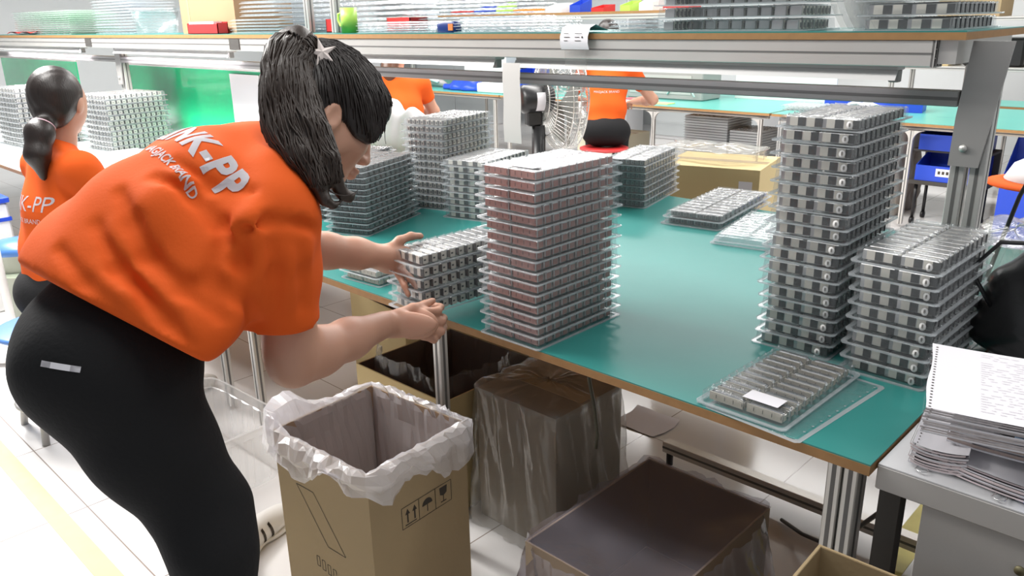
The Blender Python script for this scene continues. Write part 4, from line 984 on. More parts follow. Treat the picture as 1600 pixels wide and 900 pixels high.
def paper_pile(label, cx, cy, w, l, z0, h, rz, edge=PAPERP, curl=.0, holes=True, lines=True, seed=0, tiltx=0):
    t = thing('paper_stack', label, 'papers', (cx, cy, z0), rz); a, b = w/2, l/2; r = random.Random(seed)
    m = MB(); n = max(4, int(h/.0035)); zz = np.linspace(0, h-.001, n+1); G = 14
    def top(x, y, z): return z*(1+tiltx*x/a)+curl*(max(0, -x/a-.2)**2+.6*max(0, x/a)**2)
    for k in range(n):
        dx, dy = r.uniform(-.003, .003), r.uniform(-.003, .003); P = []
        for q in (0, 1):
            z = zz[k+q]-(.0004 if q else 0); xs = np.linspace(-a, a, G)
            P.append([(x+dx, -b+dy, top(x, -b, z)) for x in xs]+[(x+dx, b+dy, top(x, b, z)) for x in xs[::-1]])
        m.grid(P, 0 if k % 3 else 1, False, True)
    m.build('sheets', [edge, PAPER], t)
    s = MB(); xs = np.linspace(-a, a, 24); s.grid([[(x+.002*math.sin(y*30), y, top(x, y, h)+.0012) for x in xs] for y in np.linspace(-b, b, 12)]); top_o = s.build('top_sheet', PAPER, t)
    d = MB()
    if holes:
        for i in range(int(l/.0125)):
            y = -b+.006+i*.0125; x = -a+.007; z = top(x, y, h)+.0018; d.add([(x-.0018, y-.0018, z), (x+.0018, y-.0018, z), (x+.0018, y+.0018, z), (x-.0018, y+.0018, z)], [(0, 1, 2, 3)])
        d.build('punched_holes', INK, top_o)
    if lines:
        d = MB()
        for i in range(26):
            y = b*.88-i*l*.034; x = -a*.62
            while x < a*.85:
                ww = r.uniform(.004, .022)
                if r.random() < .75: z = top(x, y, h)+.0021; z2 = top(x+ww, y, h)+.0021; d.add([(x, y, z), (x+ww, y, z2), (x+ww, y+.0011, z2), (x, y+.0011, z)], [(0, 1, 2, 3)])
                x += ww+r.uniform(.003, .012)
        d.build('printed_lines', mat('faint_grey_print', (.50, .46, .50), .8), top_o)
    return t
paper_pile('curled dot-holed printout pile hanging over the desk\'s left corner', -.352, 1.535, .085, .34, .746, .040, R_(9), curl=.010, seed=1, lines=False)
paper_pile('low spread of white sheets beneath the black folder on the desk', -.225, 1.475, .20, .22, .746, .028, R_(-8), curl=.012, seed=2, holes=False, lines=False)
paper_pile('brown-edged ledger papers below the top stack', -.235, 1.515, .20, .21, .790, .030, R_(6), mat('brown_ledger_edge', (.42, .33, .30), .8, var=.3, vscale=120), curl=.006, seed=3, holes=False)
paper_pile('topmost big stack of printed sheets with punched left edge', -.178, 1.505, .42, .30, .842, .042, R_(15), mat('greyish_paper_edge', (.55, .50, .50), .8, var=.25, vscale=120), curl=.006, seed=4)
t = thing('document_folder', 'black folder wedged between the paper stacks with a pale blue pen line', 'folder', (-.12, 1.46, .822), R_(-10))
MB().box(-.13, .16, -.06, .12, 0, .014, 0, bev=.004).build('cover', BLACKM, t); MB().box(-.10, -.03, -.0645, -.060, .004, .010).build('blue_spine_label', mat('pale_blue_label', (.35, .50, .70), .5), t)
tag(MB().box(-.02, .05, -.025, .0, 0, .022, 0, bev=.002).build('blue_box', [mat('blue_white_carton', (.12, .22, .55), .4)], None, (-.165, 1.372, .748), R_(-16)), 'small blue and white box under the paper edge at the right border', 'box')
def clip(label, x, y, z, rz):
    t = thing('binder_clip', label, 'clip', (x, y, z), rz); b = MB()
    b.add([(-.018, 0, 0), (.018, 0, 0), (.018, .016, 0), (-.018, .016, 0), (-.018, 0, .016), (.018, 0, .016), (.018, .016, .024), (-.018, .016, .024)], [(3, 2, 1, 0), (4, 5, 6, 7), (0, 1, 5, 4), (1, 2, 6, 5), (2, 3, 7, 6), (3, 0, 4, 7)]); b.build('jaw', BLACKM, t)
    MB().tube([(-.006, .002, .001), (-.009, -.010, .001), (-.010, -.020, .002), (0, -.026, .002), (.010, -.020, .002), (.009, -.010, .001), (.006, .002, .001)], .0011, 6).build('wire_handle', mat('bright_steel_wire', (.8, .8, .8), .2, .9), t)
clip('black binder clip on the left paper pile at the desk edge', -.345, 1.372, .7475, R_(2)); clip('binder clip under the sheets nearest the photo\'s right border', -.222, 1.365, .7475, R_(-8))
t = thing('black_bag', 'black glossy bag slumped on the desk behind the papers', 'bag', (-.31, 2.03, .75))
F = Field((-.22, -.22, 0), (.34, .24, .34), .008); F.ell((.05, 0, .12), ((1, .2, 0), (0, 1, 0), (0, 0, 1)), (.18, .13, .15), .05); F.ell((.10, .02, .22), ((1, 0, 0), (0, 1, 0), (0, 0, 1)), (.12, .07, .09), .05); F.ell((-.04, -.02, .06), ((1, 0, 0), (0, 1, 0), (0, 0, 1)), (.12, .10, .07), .05)
F.disp(lambda X, Y, Z: .006*np.sin(28*(X+Z)+3*np.sin(9*Y+8*X))); F.cut((0, 0, .006), (0, 0, -1))
surf('bag_body', F, mat('black_coated_fabric', (.012, .012, .013), .28, bump=.2, bscale=18), t, 2)
MB().tube([(-.10, -.08, .12), (-.15, -.09, .20), (-.10, -.09, .27), (0, -.08, .28), (.06, -.07, .24)], .005, 8).build('strap', BLACKM, t)
def wrapped(label, rect, z0, z1, seed, m=BAGG, inner=None):
    o = tag(hull('x', rect, z0+.002, z1, -.02, None, top='closed', seed=seed, amp=.022, nz=14, nu=90).build('plastic_bundle', m), label, 'plastic bundle'); return o
wrapped('glossy clear plastic bundle on the bench behind the black bag', (-.60, -.42, 2.35, 2.75), .75, .90, 21)
t = thing('cap', 'white cap with orange brim at the photo\'s right border', 'cap', (-.60, 3.35, .75))
MB().lathe([(.13, .155), (.135, .17), (.11, .22), (.06, .25), (0, .256)], n=28).build('crown', WHITEP, t); MB().lathe([(.19, .150), (.19, .156), (.13, .168), (.13, .160), (.19, .150)], n=28).build('brim', ORANGE, t)
MB().cyl((0, 0, 0), .05, .155, 16, r2=.04).build('holder', BLACKM, t)
tag(MB().tube([(-.42, 2.60, 1.45), (-.46, 2.60, 1.2), (-.52, 2.58, 1.0), (-.56, 2.55, .76)], .006, 8).build('cable', BLACKM), 'black cable hanging at the right of the gusset post', 'cable')
# ---------------------------------------------------------------- things on the overhead shelf
def shell_bundle(label, x0, x1, y0, y1, z0, z1, n, axis='x', seed=0, m=SHELLF):
    """a wrapped pack of empty nested blister sheets"""
    t = thing('blister_sheet_pack', label, 'plastic sheets', ((x0+x1)/2, (y0+y1)/2, z0)); a, b, h = (x1-x0)/2, (y1-y0)/2, z1-z0; r = random.Random(seed)
    mb = MB()
    for k in range(n):
        z = h*k/n; j = r.uniform(-.004, .004); N = 40; P = []
        for i, y in enumerate((-b, b)):
            P.append([(-a+2*a*q/N+j, y+j, z+.002+(.5*h/n if (q//2) % 2 else 0)) for q in range(N+1)])
        mb.grid(P, 0, False); mb.box(-a+j, a+j, -b-.002+j, -b+j, z+.001, z+.003, 1)
    mb.build('nested_sheets', [m, RIM], t); return t
def box_hull(label, x0, x1, y0, y1, z0, z1, seed, m=BAGC, name='plastic_bag'):
    return tag(hull('x', (x0, x1, y0, y1), z0+.001, z1, -.008, None, top='closed', seed=seed, amp=.010, nz=10, nu=90).build(name, m), label, 'plastic bag')
Z = SHT+.0005
shell_bundle('pale green rolled pack of clear sheets at the shelf\'s far left', -7.6, -6.35, 2.14, 2.5, Z, Z+.17, 12, seed=1, m=film('greenish_sheet', (.9, .97, .93), .25, (.78, .88, .80), .2))
shell_bundle('big pack of clear sheets left of the brown shelf carton', -6.2, -5.55, 2.25, 2.55, Z, Z+.26, 14, seed=2)
tag(MB().grid([[(-7.75+.1*i, 2.12+.02*j, Z+.005+.02*abs(math.sin(i+j))) for j in range(5)] for i in range(8)]).build('red_wrapper', RED), 'crumpled red wrapper at the shelf\'s far left end', 'wrapper')
t = thing('clear_box', 'small clear lidded box on the shelf left of the brown carton', 'box', (-5.3, 2.3, Z))
MB().lathe([(.13, .0), (.15, .13), (.16, .13), (.16, .15), (0, .155)], n=4).build('tub', SHELLF, t)
c = carton('brown carton on the overhead shelf at the left', -4.42, 2.37, .62, .34, .24, 0, mat('shelf_carton', (.36, .22, .12), .85), closed=True); c.location.z = Z
MB().box(-.22, -.20, -.171, -.1702, .0, .24).build('tape_strip', mat('brown_packing_tape', (.45, .33, .18), .25), c)
t = thing('red_bin', 'red shallow parts bin in front of the brown shelf carton', 'bin', (-4.32, 2.145, Z))
m = MB(); m.box(-.17, .17, -.03, -.026, 0, .05); m.box(-.17, .17, .026, .03, 0, .06); m.box(-.17, -.165, -.03, .03, 0, .055); m.box(.165, .17, -.03, .03, 0, .055); m.box(-.17, .17, -.03, .03, 0, .003); m.build('bin_shell', RED, t)
MB().box(-.16, .12, -.024, .024, .045, .062).build('paper_slips', PAPER, t)
shell_bundle('pack of clear trays on the shelf right of the red bin', -4.10, -3.62, 2.16, 2.5, Z, Z+.075, 5, seed=3)
shell_bundle('large clear bundle behind the two upright shelf posts', -4.0, -2.95, 2.40, 2.60, Z, Z+.22, 9, seed=4)
shell_bundle('clear trays behind the woman\'s ponytail on the shelf', -3.95, -3.62, 2.14, 2.36, Z+.08, Z+.20, 6, seed=5)
t = thing('green_mug', 'lime green mug with a handle on the shelf beside the upright posts', 'mug', (-3.09, 2.19, Z))
MB().lathe([(0, .002), (.034, .002), (.036, .0), (.036, .105), (.033, .105), (.033, .005), (0, .005)], n=28).build('cup', LIME, t)
MB().tube([(-.034, -.01, .085), (-.058, -.014, .080), (-.062, -.014, .055), (-.050, -.012, .030), (-.034, -.01, .028)], .005, 8).build('handle', LIME, t)
for lab, x, z, w in (('small red tray on the shelf between the upright posts', -3.40, .0, .10), ('small red tray on the shelf right of the green mug', -2.90, .0, .16)):
    t = thing('red_tray', lab, 'tray', (x, 2.36, Z)); m = MB(); m.box(-w/2, w/2, -.05, -.046, 0, .06); m.box(-w/2, w/2, .046, .05, 0, .06); m.box(-w/2, -w/2+.004, -.05, .05, 0, .06); m.box(w/2-.004, w/2, -.05, .05, 0, .06); m.box(-w/2, w/2, -.05, .05, 0, .004); m.build('tray_shell', RED, t)
# long stacks of sheets, dispenser, tall bundle
shell_bundle('tall pale bundle of nested sheets on the shelf above the woman\'s head', -2.95, -2.22, 2.36, 2.58, Z, Z+.19, 12, seed=6)
shell_bundle('long flat pack of clear sheets along the shelf front', -2.95, -2.47, 2.13, 2.30, Z, Z+.045, 5, seed=7)
shell_bundle('second long flat pack of clear sheets right of the blue dispenser', -2.34, -1.86, 2.13, 2.30, Z, Z+.050, 5, seed=8)
shell_bundle('short clear sheets beside the hanging paper label', -1.62, -1.50, 2.13, 2.30, Z, Z+.036, 3, seed=9)
t = thing('tape_dispenser', 'dark blue tape dispenser lying on the shelf edge', 'dispenser', (-2.405, 2.16, Z))
m = MB(); P = []
for z, s in ((0, .9), (.006, 1), (.030, 1), (.040, .8)): P.append([(math.copysign(abs(math.cos(q))**.5, math.cos(q))*.056*s, math.copysign(abs(math.sin(q))**.5, math.sin(q))*.022*s, z) for q in np.linspace(0, 2*math.pi, 28, endpoint=False)])
m.grid(P, 0, True, True); m.add(P[-1], [tuple(range(28))]); m.build('housing', mat('navy_plastic', (.01, .03, .16), .3), t); MB().box(.02, .045, -.024, -.020, .008, .032).build('orange_badge', mat('orange_badge', (.7, .2, .05), .5), t)
# curled paper label with backing tape over the edge
def ribbon(pts, w, x0, name, m, lab, cat, parent=None):
    P = [[(x0+w*(u-.5), y, z) for u in np.linspace(0, 1, 5)] for y, z in pts]
    return tag(MB().grid(P).build(name, m), lab, cat)
o = ribbon([(2.19, Z+.004), (2.15, Z+.014), (2.12, Z+.024), (2.092, Z+.014), (2.080, Z-.012), (2.080, Z-.034), (2.087, Z-.052)], .115, -1.725, 'paper_label', PAPER, 'curled white paper label hanging over the shelf edge', 'label')
d = MB()
for i, (zz, ws) in enumerate(((-.004, (.2, .3)), (-.015, (.25, .2)), (-.026, (.15, .25)))): 
    for k, w_ in enumerate(ws): x = -1.765+.045*k; d.add([(x, 2.0788, Z+zz), (x+w_*.1, 2.0788, Z+zz), (x+w_*.1, 2.0788, Z+zz+.0018), (x, 2.0788, Z+zz+.0018)], [(0, 1, 2, 3)])
d.cyl((-1.69, 2.0795, Z-.014), .003, .0008, 12, 0, (0, -1, 0)); q = d.build('printed_text', INK, o)
ribbon([(2.088, Z-.054), (2.092, Z-.10), (2.094, Z-.135)], .09, -1.725, 'clear_tape', BAGC, 'yellowed clear tape strip below the curled label', 'tape')
ribbon([(2.098, 1.352), (2.094, 1.30), (2.098, 1.22), (2.094, 1.14), (2.098, 1.075)], .085, -2.02, 'paper_strip', mat('grey_white_strip', (.60, .57, .55), .7), 'long white paper strip hanging from the shelf in front of the fan', 'paper strip')
# curved stack standing between the tray piles on the shelf
for k in range(6):
    P = []
    for i in range(9):
        u = i/8; x = -.945+.017*k+.055*u*u; P.append([(x+.004*(j % 2), 2.14+.34*j/10, Z+.004+.16*(1-u)) for j in range(11)])
    o = tag(MB().grid(P).build('empty_tray', SHELLF if k % 2 else BAGG), '%s bent empty tray of the upright bunch between the shelf piles' % ('leftmost', 'second', 'third', 'fourth', 'fifth', 'rightmost')[k], 'tray', 'bent trays standing on the shelf')
# ---------------------------------------------------------------- hung panels and clutter at the left station
GP = mat('glossy_green_panel', (.01, .52, .22), .12, coat=.6, var=.3, vscale=2.5)
for x0, x1, lab in ((-6.15, -4.25, 'glossy bright green panel standing behind the left trays'), (-9.2, -7.2, 'green panel at the photo\'s left border')):
    t = thing('partition_screen', lab, 'panel', ((x0+x1)/2, 2.42, .752)); h = (x1-x0)/2
    MB().box(-h, h, 0, .008, .03, .485).build('sheet', GP, t); extr(MB(), -h-.02, h+.02, -.006, .014, .485, .52, 'x').build('top_rail', EX, t); extr(MB(), -h-.02, h+.02, -.006, .014, .0, .03, 'x').build('bottom_rail', EX, t)
tag(MB().box(-.17, .17, 0, .002, 0, .42).build('white_notice', PAPER, None, (-4.48, 2.405, .80)), 'blank white sheet taped to the green panel', 'notice')
for i, (x, y, z, s) in enumerate(((-4.60, 1.75, .75, .30), (-5.15, 1.55, .75, .2))):
    shell_bundle('%s white pack of sheets on the lit left bench' % ('wide', 'narrow')[i], x-s, x+s, y-.14, y+.14, z, z+.08, 5, seed=20+i, m=film('white_sheet', (.95, .95, .96), .5, (.9, .9, .9), .2))
t = thing('blue_bin', 'white bin with blue rims on the floor-side of the left bench', 'bin', (-5.25, 1.05, 0))
m = MB(); m.box(-.25, .25, -.15, .15, 0, .60, 0, bev=.01); m.box(-.26, .26, -.16, .16, .60, .63, 1, bev=.004); m.box(-.255, .255, -.155, .155, .50, .52, 1); m.build('bin_shell', [WHITEP, BLUE], t)
t = thing('desk_fan', 'white round fan at the photo\'s left border by the seated worker', 'fan', (-4.25, .93, .02))
MB().tube([(0, 0, .02), (0, 0, .70)], .018, 12).build('pole', WHITEP, t); MB().lathe([(0, 0), (.16, 0), (.15, .03), (.02, .05)]).build('base', WHITEP, t)
m = MB()
for k in range(24): a = k*math.pi/12; m.tube([(.03*math.cos(a), -.05, .86+.03*math.sin(a)), (.17*math.cos(a), -.03, .86+.17*math.sin(a)), (.17*math.cos(a), .03, .86+.17*math.sin(a))], .0022, 5)
for r_ in (.06, .12, .17): m.tube([(r_*math.cos(a), -.045+.1*r_, .86+r_*math.sin(a)) for a in np.linspace(0, 2*math.pi, 33)], .004, 6, cap=False)
m.build('guard', WHITEP, t); MB().cyl((0, -.02, .86), .05, .09, 18, 0, (0, 1, 0)).build('motor', WHITEP, t)
t = thing('lidded_bin', 'grey bin with a blue lid at the left border behind the seated worker', 'bin', (-4.68, 1.14, 0)); MB().lathe([(0, .004), (.11, .004), (.14, .40), (.15, .40), (.15, .41), (.135, .41), (.105, .01), (0, .01)]).build('bucket', mat('grey_olive_plastic', (.30, .32, .27), .5), t); MB().tube([(.135*math.cos(a), .135*math.sin(a), .30) for a in np.linspace(0, 2*math.pi, 33)], .012, 8, cap=False).build('rim', mat('pale_green_plastic', (.5, .58, .45), .5), t); MB().lathe([(.155, .405), (.16, .42), (.15, .445), (.05, .465), (0, .467)]).build('lid', mat('blue_lid', (.06, .17, .45), .35), t)
t = thing('white_sack', 'bright white sacks beyond the trays next to the woman\'s face', 'sack', (-4.02, 3.16, .0))
F = Field((-.35, -.25, .0), (.35, .25, 1.12), .012); F.ell((-.08, 0, .80), ((1, 0, 0), (0, 1, 0), (0, 0, 1)), (.17, .12, .24), .05); F.ell((.13, .02, .78), ((1, 0, 0), (0, 1, 0), (0, 0, 1)), (.11, .1, .22), .03); F.ell((0, 0, .3), ((1, 0, 0), (0, 1, 0), (0, 0, 1)), (.22, .16, .34), .08); F.disp(lambda X, Y, Z: .008*np.sin(40*X+3*np.sin(9*Z))); F.cut((0, 0, .003), (0, 0, -1)); surf('sack_body', F, mat('white_woven_sack', (.85, .82, .84), .7), t, 1)
shell_bundle('white ribbed pack of trays on the bench behind the woman\'s chin', -3.72, -3.15, 1.95, 2.35, .75, .90, 9, seed=30, m=film('white_sheet', (.95, .95, .96), .5, (.9, .9, .9), .2))
# ---------------------------------------------------------------- industrial fan
t = thing('floor_fan', 'industrial floor fan with black motor and clear cage behind the bench', 'fan', (-3.75, 4.15, 0), R_(-28))
MB().lathe([(0, 0), (.24, 0), (.24, .02), (.05, .05), (.05, .06)]).build('base', BLACKM, t)
MB().tube([(0, 0, .04), (0, 0, .80)], [.052, .046], 18).build('pole', BLACKM, t)
m = MB(); m.tube([(0, -.13, .98), (0, -.11, .98), (0, .08, .98), (0, .10, .98)], [.07, .095, .095, .07], 26); m.build('motor', BLACKM, t)
MB().box(-.02, .06, -.115, -.05, .96, 1.0, 0).build('motor_bracket', BLACKM, t); MB().box(-.035, .035, -.09, .02, .80, .90, 0, bev=.01).build('tilt_knuckle', BLACKM, t)
m = MB()
for q in np.linspace(-.5, .5, 6): m.add([(.0965*math.cos(q-.6), -.06, .98+.0965*math.sin(q-.6)), (.0965*math.cos(q-.6), .03, .98+.0965*math.sin(q-.6))], [])
P = [[(.0968*math.cos(q), y, .98+.0968*math.sin(q)) for y in (-.04, .02)] for q in np.linspace(-.9, .5, 8)]; MB().grid(P).build('rating_plate', PAPER, t)
m = MB(); C0 = .98
for k in range(60):
    a = 2*math.pi*k/60; m.tube([(.10*math.cos(a), .02, C0+.10*math.sin(a)), (.24*math.cos(a), .04, C0+.24*math.sin(a)), (.345*math.cos(a), .12, C0+.345*math.sin(a)), (.345*math.cos(a), .22, C0+.345*math.sin(a)), (.2*math.cos(a), .29, C0+.2*math.sin(a)), (.04*math.cos(a), .30, C0+.04*math.sin(a))], .0022, 4)
for r_, y in ((.15, .027), (.25, .045), (.347, .12), (.347, .17), (.347, .22), (.2, .29)): m.tube([(r_*math.cos(a), y, C0+r_*math.sin(a)) for a in np.linspace(0, 2*math.pi, 49)], .0045, 6, cap=False)
m.build('cage', mat('chromed_wire', (.62, .61, .58), .25, .8), t)
for k in range(3):
    a0 = k*2*math.pi/3; P = []
    for i in range(8):
        r_ = .05+.26*i/7; P.append([(r_*math.cos(a0+(q-.5)*1.2), .16+.05*(q-.5), C0+r_*math.sin(a0+(q-.5)*1.2)) for q in np.linspace(0, 1, 6)])
    MB().grid(P).build('blade', mat('grey_fan_blade', (.30, .30, .28), .35, .5), t)
tag(hull('x', (-3.62, -3.12, 3.75, 4.25), .01, .98, -.03, None, top='closed', seed=33, amp=.03, nz=18, nu=90).build('plastic_bundle', BAGG), 'tall bundle of clear plastic sheets beside the floor fan', 'plastic bundle') if False else None
# ---------------------------------------------------------------- the row of benches beyond
BR = 'green benches in the far row'
benches = []
for i, (x0, x1, lab) in enumerate(((-9.0, -6.02, 'far green bench at the left, behind the woman\'s face'), (-6.0, -3.02, 'far green bench where the standing worker leans'), (-3.0, .6, 'far green bench behind the tallest tray pile'))):
    lg = {0: (-8.9, -7.45, -6.1), 1: (-5.9, -4.12, -3.10), 2: (-2.93, -1.95, -.6, .5)}[i]
    workbench(lab, x0, x1, 6.05, 7.3, lg, mat('pale_green_mat', (.10, .42, .36), .3, var=.08), BR, corner=(i > 0))
t = thing('far_shelf', 'second overhead shelf far behind with coloured things on it', 'shelf', (-5.8, 6.9, 1.5))
MB().box(-3.2, 1.6, -.05, .35, .02, .045).build('board', BIRCH, t); extr(MB(), -3.2, 1.6, -.05, -.01, -.03, .02, 'x').build('beam', EX, t)
for x in (-3.0, -.7, 1.5): extr(MB(), x, x+.04, .28, .32, -.75, .02, 'z').build('post', EX, t)
cols = [RED, BLUE, LIME, mat('orange_plastic', (.8, .3, .05), .4), WHITEP, BLUE, RED, LIME, WHITEP, RED]
def open_bin(label, x, y, z, w, l, h, m, rz=0, lab_=False):
    t = thing('parts_bin', label, 'bin', (x, y, z), rz); b = MB(); a, c = w/2, l/2; k = .006; f = h*.55
    b.add([(-a, -c, 0), (a, -c, 0), (a, c, 0), (-a, c, 0), (-a, -c, f), (a, -c, f), (a, c, h), (-a, c, h), (-a+k, -c+k, f), (a-k, -c+k, f), (a-k, c-k, h), (-a+k, c-k, h), (-a+k, -c+k, k), (a-k, -c+k, k), (a-k, c-k, k), (-a+k, c-k, k)],
          [(3, 2, 1, 0), (0, 1, 5, 4), (1, 2, 6, 5), (2, 3, 7, 6), (3, 0, 4, 7), (4, 5, 9, 8), (5, 6, 10, 9), (6, 7, 11, 10), (7, 4, 8, 11), (8, 9, 13, 12), (9, 10, 14, 13), (10, 11, 15, 14), (11, 8, 12, 15), (12, 13, 14, 15)]); b.build('bin_shell', m, t)
    if lab_:
        MB().box(-a*.35, a*.45, -c-.0015, -c-.0003, f*.35, f*.85).build('card_label', PAPER, t)
        d = MB()
        for i in range(5): d.box(-a*.28+i*a*.13, -a*.20+i*a*.13, -c-.0022, -c-.0016, f*.5, f*.7)
        d.build('label_print', INK, t)
    return t
names = ['red', 'blue', 'lime green', 'orange', 'white', 'small blue', 'small red', 'small lime', 'small white', 'long red']
for i, (x, w) in enumerate(((-7.6, .2), (-7.2, .18), (-6.85, .14), (-6.5, .3), (-6.05, .22), (-5.75, .14), (-5.45, .16), (-5.1, .12), (-4.85, .16), (-4.5, .3))):
    open_bin('%s bin on the far second shelf, %s' % (names[i], 'over the left bench' if i < 5 else 'above the leaning worker'), x, 7.05, 1.5455, w, .2, .07+.03*(i % 3), cols[i])
# things on the far benches
T7 = .7505
o = tag(MB().box(0, .95, 0, .012, 0, .22).build('white_board', mat('matte_white_board', (.72, .74, .72), .6), None, (-3.85, 7.0, T7)), 'long white board standing on the far bench', 'board')
shell_bundle('white block of trays on the far bench before the blue bins', -3.05, -2.65, 6.30, 6.6, T7, T7+.05, 3, seed=40, m=film('white_sheet', (.95, .95, .96), .5, (.9, .9, .9), .2))
open_bin('blue bin on the far bench, left one behind the tallest pile', -2.72, 6.9, T7, .35, .25, .13, BLUE); open_bin('blue bin on the far bench, right one behind the tallest pile', -2.28, 6.75, T7, .35, .25, .13, BLUE, .2)
tag(MB().grid([[(-2.60+.05*i, 6.45+.08*j, T7+.02+.05*abs(math.sin(i*.9+j))) for j in range(4)] for i in range(6)]).build('crumpled_paper', PAPER), 'crumpled white paper beside the far blue bins', 'paper')
t = thing('notebook_stack', 'magazines and a yellow pad by the leaning worker\'s arm', 'papers', (-4.45, 6.25, T7)); MB().box(-.22, .2, -.1, .1, 0, .02).build('magazine', PAPER, t); MB().box(.22, .42, -.1, .02, 0, .008).build('yellow_pad', mat('lime_paper', (.65, .8, .25), .7), t); MB().box(-.1, .12, -.08, .06, .02, .03).build('red_cover', mat('dull_red_cover', (.35, .10, .12), .5), t)
t = thing('test_machine', 'grey metal machine with a pale lead on the far bench', 'machine', (-4.35, 6.72, T7)); MB().box(-.42, .42, -.16, .16, 0, .26, 0, bev=.01).build('housing', GREY, t); MB().box(-.38, .30, -.165, -.16, .05, .22).build('front_plate', mat('silver_plate', (.5, .5, .48), .4, .4), t); MB().tube([(.05, -.17, .05), (.15, -.2, .18), (.28, -.2, .16), (.36, -.2, .04)], .008, 8).build('lead', WHITEP, t)
# left far bench
t = thing('blue_cloth', 'heap of blue cloth on the far left bench', 'cloth', (-6.75, 6.35, T7)); F = Field((-.5, -.25, -.02), (.5, .25, .16), .012); F.ell((0, 0, .02), ((1, 0, 0), (0, 1, 0), (0, 0, 1)), (.42, .17, .07), .05); F.ell((-.15, .02, .05), ((1, 0, 0), (0, 1, 0), (0, 0, 1)), (.15, .1, .06), .05); F.disp(lambda X, Y, Z: .012*np.sin(30*X+4*np.sin(12*Y))); F.cut((0, 0, .002), (0, 0, -1)); surf('cloth_folds', F, BLUE, t, 1)
tag(MB().box(-.2, .2, -.1, .1, 0, .10, 0, bev=.01).build('white_carton', [WHITEP], None, (-6.25, 6.25, T7)), 'white carton on the far left bench by the hanging strip', 'box')
t = thing('grey_tool', 'grey and white hand tool lying on the far left bench', 'tool', (-7.6, 6.4, T7)); MB().tube([(-.35, 0, .05), (-.1, .02, .09), (.2, 0, .07), (.35, .02, .03)], [.05, .07, .06, .03], 14).build('grip', GREY, t); MB().tube([(-.1, -.05, .10), (.1, -.06, .12), (.3, -.05, .07)], [.02, .03, .02], 10).build('white_cover', WHITEP, t)
open_bin('blue bin behind the blue cloth on the far left bench', -6.35, 6.95, T7, .3, .3, .28, BLUE); 
tag(MB().box(-.35, .35, -.15, .15, 0, .36, 0, bev=.02).build('white_machine', [WHITEP], None, (-7.0, 6.95, T7)), 'white machine casing behind the blue cloth', 'machine')
# under the far benches
def tray_block(label, x, y, w, l, h, rz=0):
    t = thing('tray_stack', label, 'trays', (x, y, 0), rz); m = MB(); n = int(h/.022)
    for k in range(n): z = h*k/n; m.box(-w/2, w/2, -l/2, l/2, z+.002, z+.018, 0); m.box(-w/2-.01, w/2+.01, -l/2-.01, l/2+.01, z, z+.002, 1)
    for i in range(9): 
        for j in range(5): m.cyl((-w*.42+w*.84*i/8, -l*.4+l*.8*j/4, h-.004), .012, .006, 8, 1)
    m.build('nested_trays', [mat('stacked_clear_trays', (.52, .54, .55), .25, coat=.4), RIM], t); return t
tray_block('tall grey-white block of nested trays under the far bench', -3.72, 6.5, .42, .42, .66)
tray_block('lower loose block of nested trays right of the tall grey-white one', -3.36, 6.5, .26, .4, .56)
c = carton('yellow-white drawer box under the far bench behind the worker', -4.95, 6.6, .6, .4, .40, 0, mat('cream_board', (.66, .64, .50), .7), closed=True)
t = thing('red_bundle', 'dark red cloth bundle under the far bench', 'bundle', (-4.12, 5.75, .0)); F = Field((-.25, -.2, 0), (.25, .2, .42), .012); F.ell((0, 0, .22), ((1, 0, .3), (0, 1, 0), (0, 0, 1)), (.16, .12, .13), .05); F.ell((.05, 0, .1), ((1, 0, 0), (0, 1, 0), (0, 0, 1)), (.12, .1, .12), .05); F.disp(lambda X, Y, Z: .01*np.sin(35*X+20*Z)); F.cut((0, 0, .002), (0, 0, -1)); surf('cloth', F, mat('dark_red_cloth', (.30, .03, .03), .7), t, 1)
t = thing('wrapped_roll', 'brown plastic-wrapped load under the far bench behind the tallest pile', 'bundle', (-2.45, 6.6, 0)); hull('x', (-.38, .38, -.25, .25), .003, .66, -.02, None, top='closed', seed=50, amp=.03, nz=12, nu=80).build('wrap', mat('taupe_wrap', (.30, .26, .22), .35, bump=.4, bscale=8), t)
for i, z in enumerate((.33, .55)): open_bin(('lower' if i == 0 else 'upper')+' blue bin under the far bench left of the gusset post', -1.72, 6.35, z, .42, .3, .20, BLUE, 0, i == 0)
t = thing('bin_rack', 'low rack carrying the two blue bins under the far bench', 'rack', (-1.72, 6.35, 0)); MB().box(-.25, .25, -.16, .16, .30, .329).build('shelf_board', mat('dark_steel_leg', (.05, .045, .04), .6), t); MB().box(-.25, .25, .15, .17, .33, .548).build('back_bar', mat('dark_steel_leg', (.05, .045, .04), .6), t); MB().box(-.25, .25, -.12, .16, .532, .549).build('upper_board', mat('dark_steel_leg', (.05, .045, .04), .6), t)
for x in (-.2, .2):
    for y in (-.12, .12): MB().tube([(x, y, .05), (x, y, .30)], .012, 8).build('leg', BLACKM, t); MB().cyl((x-.012, y, .025), .025, .024, 14, 0, (1, 0, 0)).build('wheel', BLACKM, t)
open_bin('blue bin right of the gusset post under the far bench', -1.18, 6.35, .0, .4, .3, .66, BLUE)
# carton and bundle just beyond the main bench
c = carton('closed yellow carton with a white label just beyond the bench', -1.93, 3.42, .46, .40, .84, R_(14), CARDY, closed=True)
MB().box(.14, .20, -.2012, -.2002, .72, .79).build('address_label', PAPER, c)
tag(hull('x', (-2.25, -1.75, 3.30, 3.62), .85, .89, -.03, None, top='closed', seed=52, amp=.02, nz=5, nu=80).build('plastic_bag', BAGG), 'clear bag lying on top of the yellow carton', 'plastic bag')
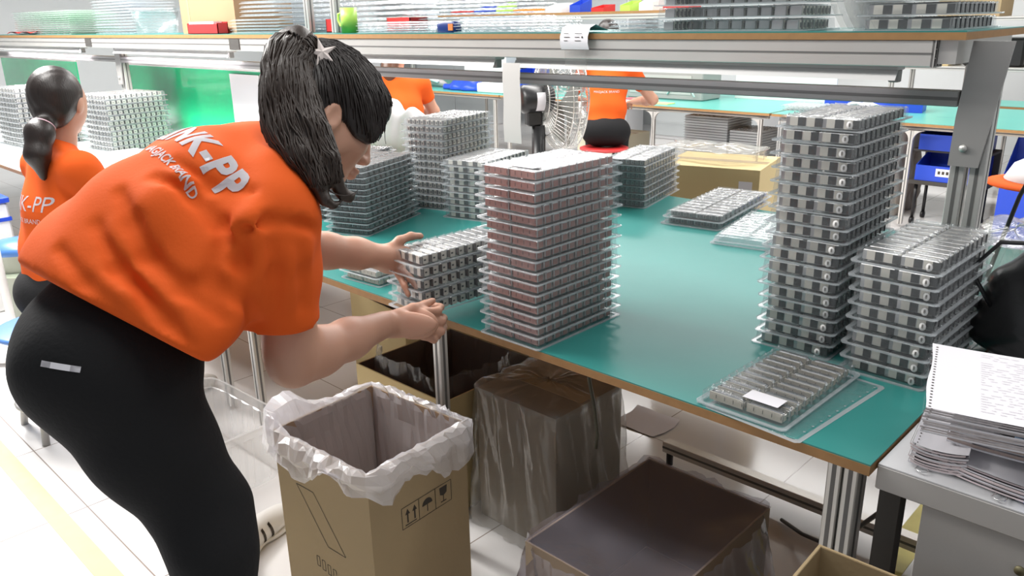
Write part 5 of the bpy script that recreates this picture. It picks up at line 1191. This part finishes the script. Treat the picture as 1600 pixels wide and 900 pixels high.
# upper right: boxes and printer seen between shelf and lower beam
t = thing('far_rack', 'far storage rack of cartons above the right benches', 'rack', (-1.6, 8.4, 0)); extr(MB(), -1.3, 1.6, -.3, .3, .98, 1.01, 'x').build('board', EX, t)
for x in (-1.25, .1, 1.5): 
    for y in (-.27, .27): extr(MB(), x-.02, x+.02, y-.02, y+.02, 0, 1.6, 'z').build('post', EX, t)
extr(MB(), -1.3, 1.6, -.3, .3, 1.40, 1.43, 'x').build('upper_board', EX, t)
for i, (x, w, h, z, l) in enumerate(((-2.6, .40, .30, 1.012, 'brown carton at the left end of the far rack'), (-1.45, .5, .22, 1.012, 'low brown carton at the middle of the far rack'), (-.55, .6, .33, 1.012, 'wide carton at the far rack\'s right end'), (-2.3, .5, .3, 1.432, 'carton on the far rack\'s upper board at its left'), (-1.2, .6, .35, 1.432, 'carton on the far rack\'s upper board at its right'))):
    c = carton(l, x, 8.4, w, .4, h, 0, CARDY if i % 2 == 0 else CARD, closed=True); c.location.z = z
t = thing('printer', 'black office machine with a white and yellow sticker on the far rack', 'printer', (-2.05, 8.4, 1.012)); MB().box(-.24, .24, -.2, .2, 0, .24, 0, bev=.02).build('casing', BLACKM, t); MB().box(.05, .15, -.2015, -.2, .08, .18).build('sticker', mat('yellow_sticker', (.8, .8, .4), .5), t)
workbench('pale green bench at the far right beyond the gusset post', -1.9, 1.9, 7.5, 8.0, (-1.8, 1.8), mat('pale_green_mat', (.10, .42, .36), .3), None)
for i, (x, y, w, h, z) in enumerate(((-10.5, 7.2, 1.5, 1.9, 0), (-9.5, 8.8, 1.8, 2.0, 0), (-7.2, 9.0, 1.6, 1.9, 0), (-5.2, 9.0, 1.5, 1.8, 0))):
    t = thing('storage_cabinet', '%s pale storage cabinet along the back wall' % ('leftmost', 'second', 'third', 'rightmost')[i], 'cabinet', (x, y, 0)); MB().box(-w/2, w/2, -.2, .2, 0, h, 0, bev=.01).build('body', GDT, t)
    for s in (-1, 1): d = MB().box(min(.006*s, s*w/2*.97), max(.006*s, s*w/2*.97), -.212, -.201, .05, h-.05, 0, bev=.003).build('door', mat('pale_grey_door', (.52, .55, .56), .4), t); MB().box(s*.05-.01, s*.05+.01, -.225, -.212, h*.5, h*.5+.12).build('handle', BLACKM, d)
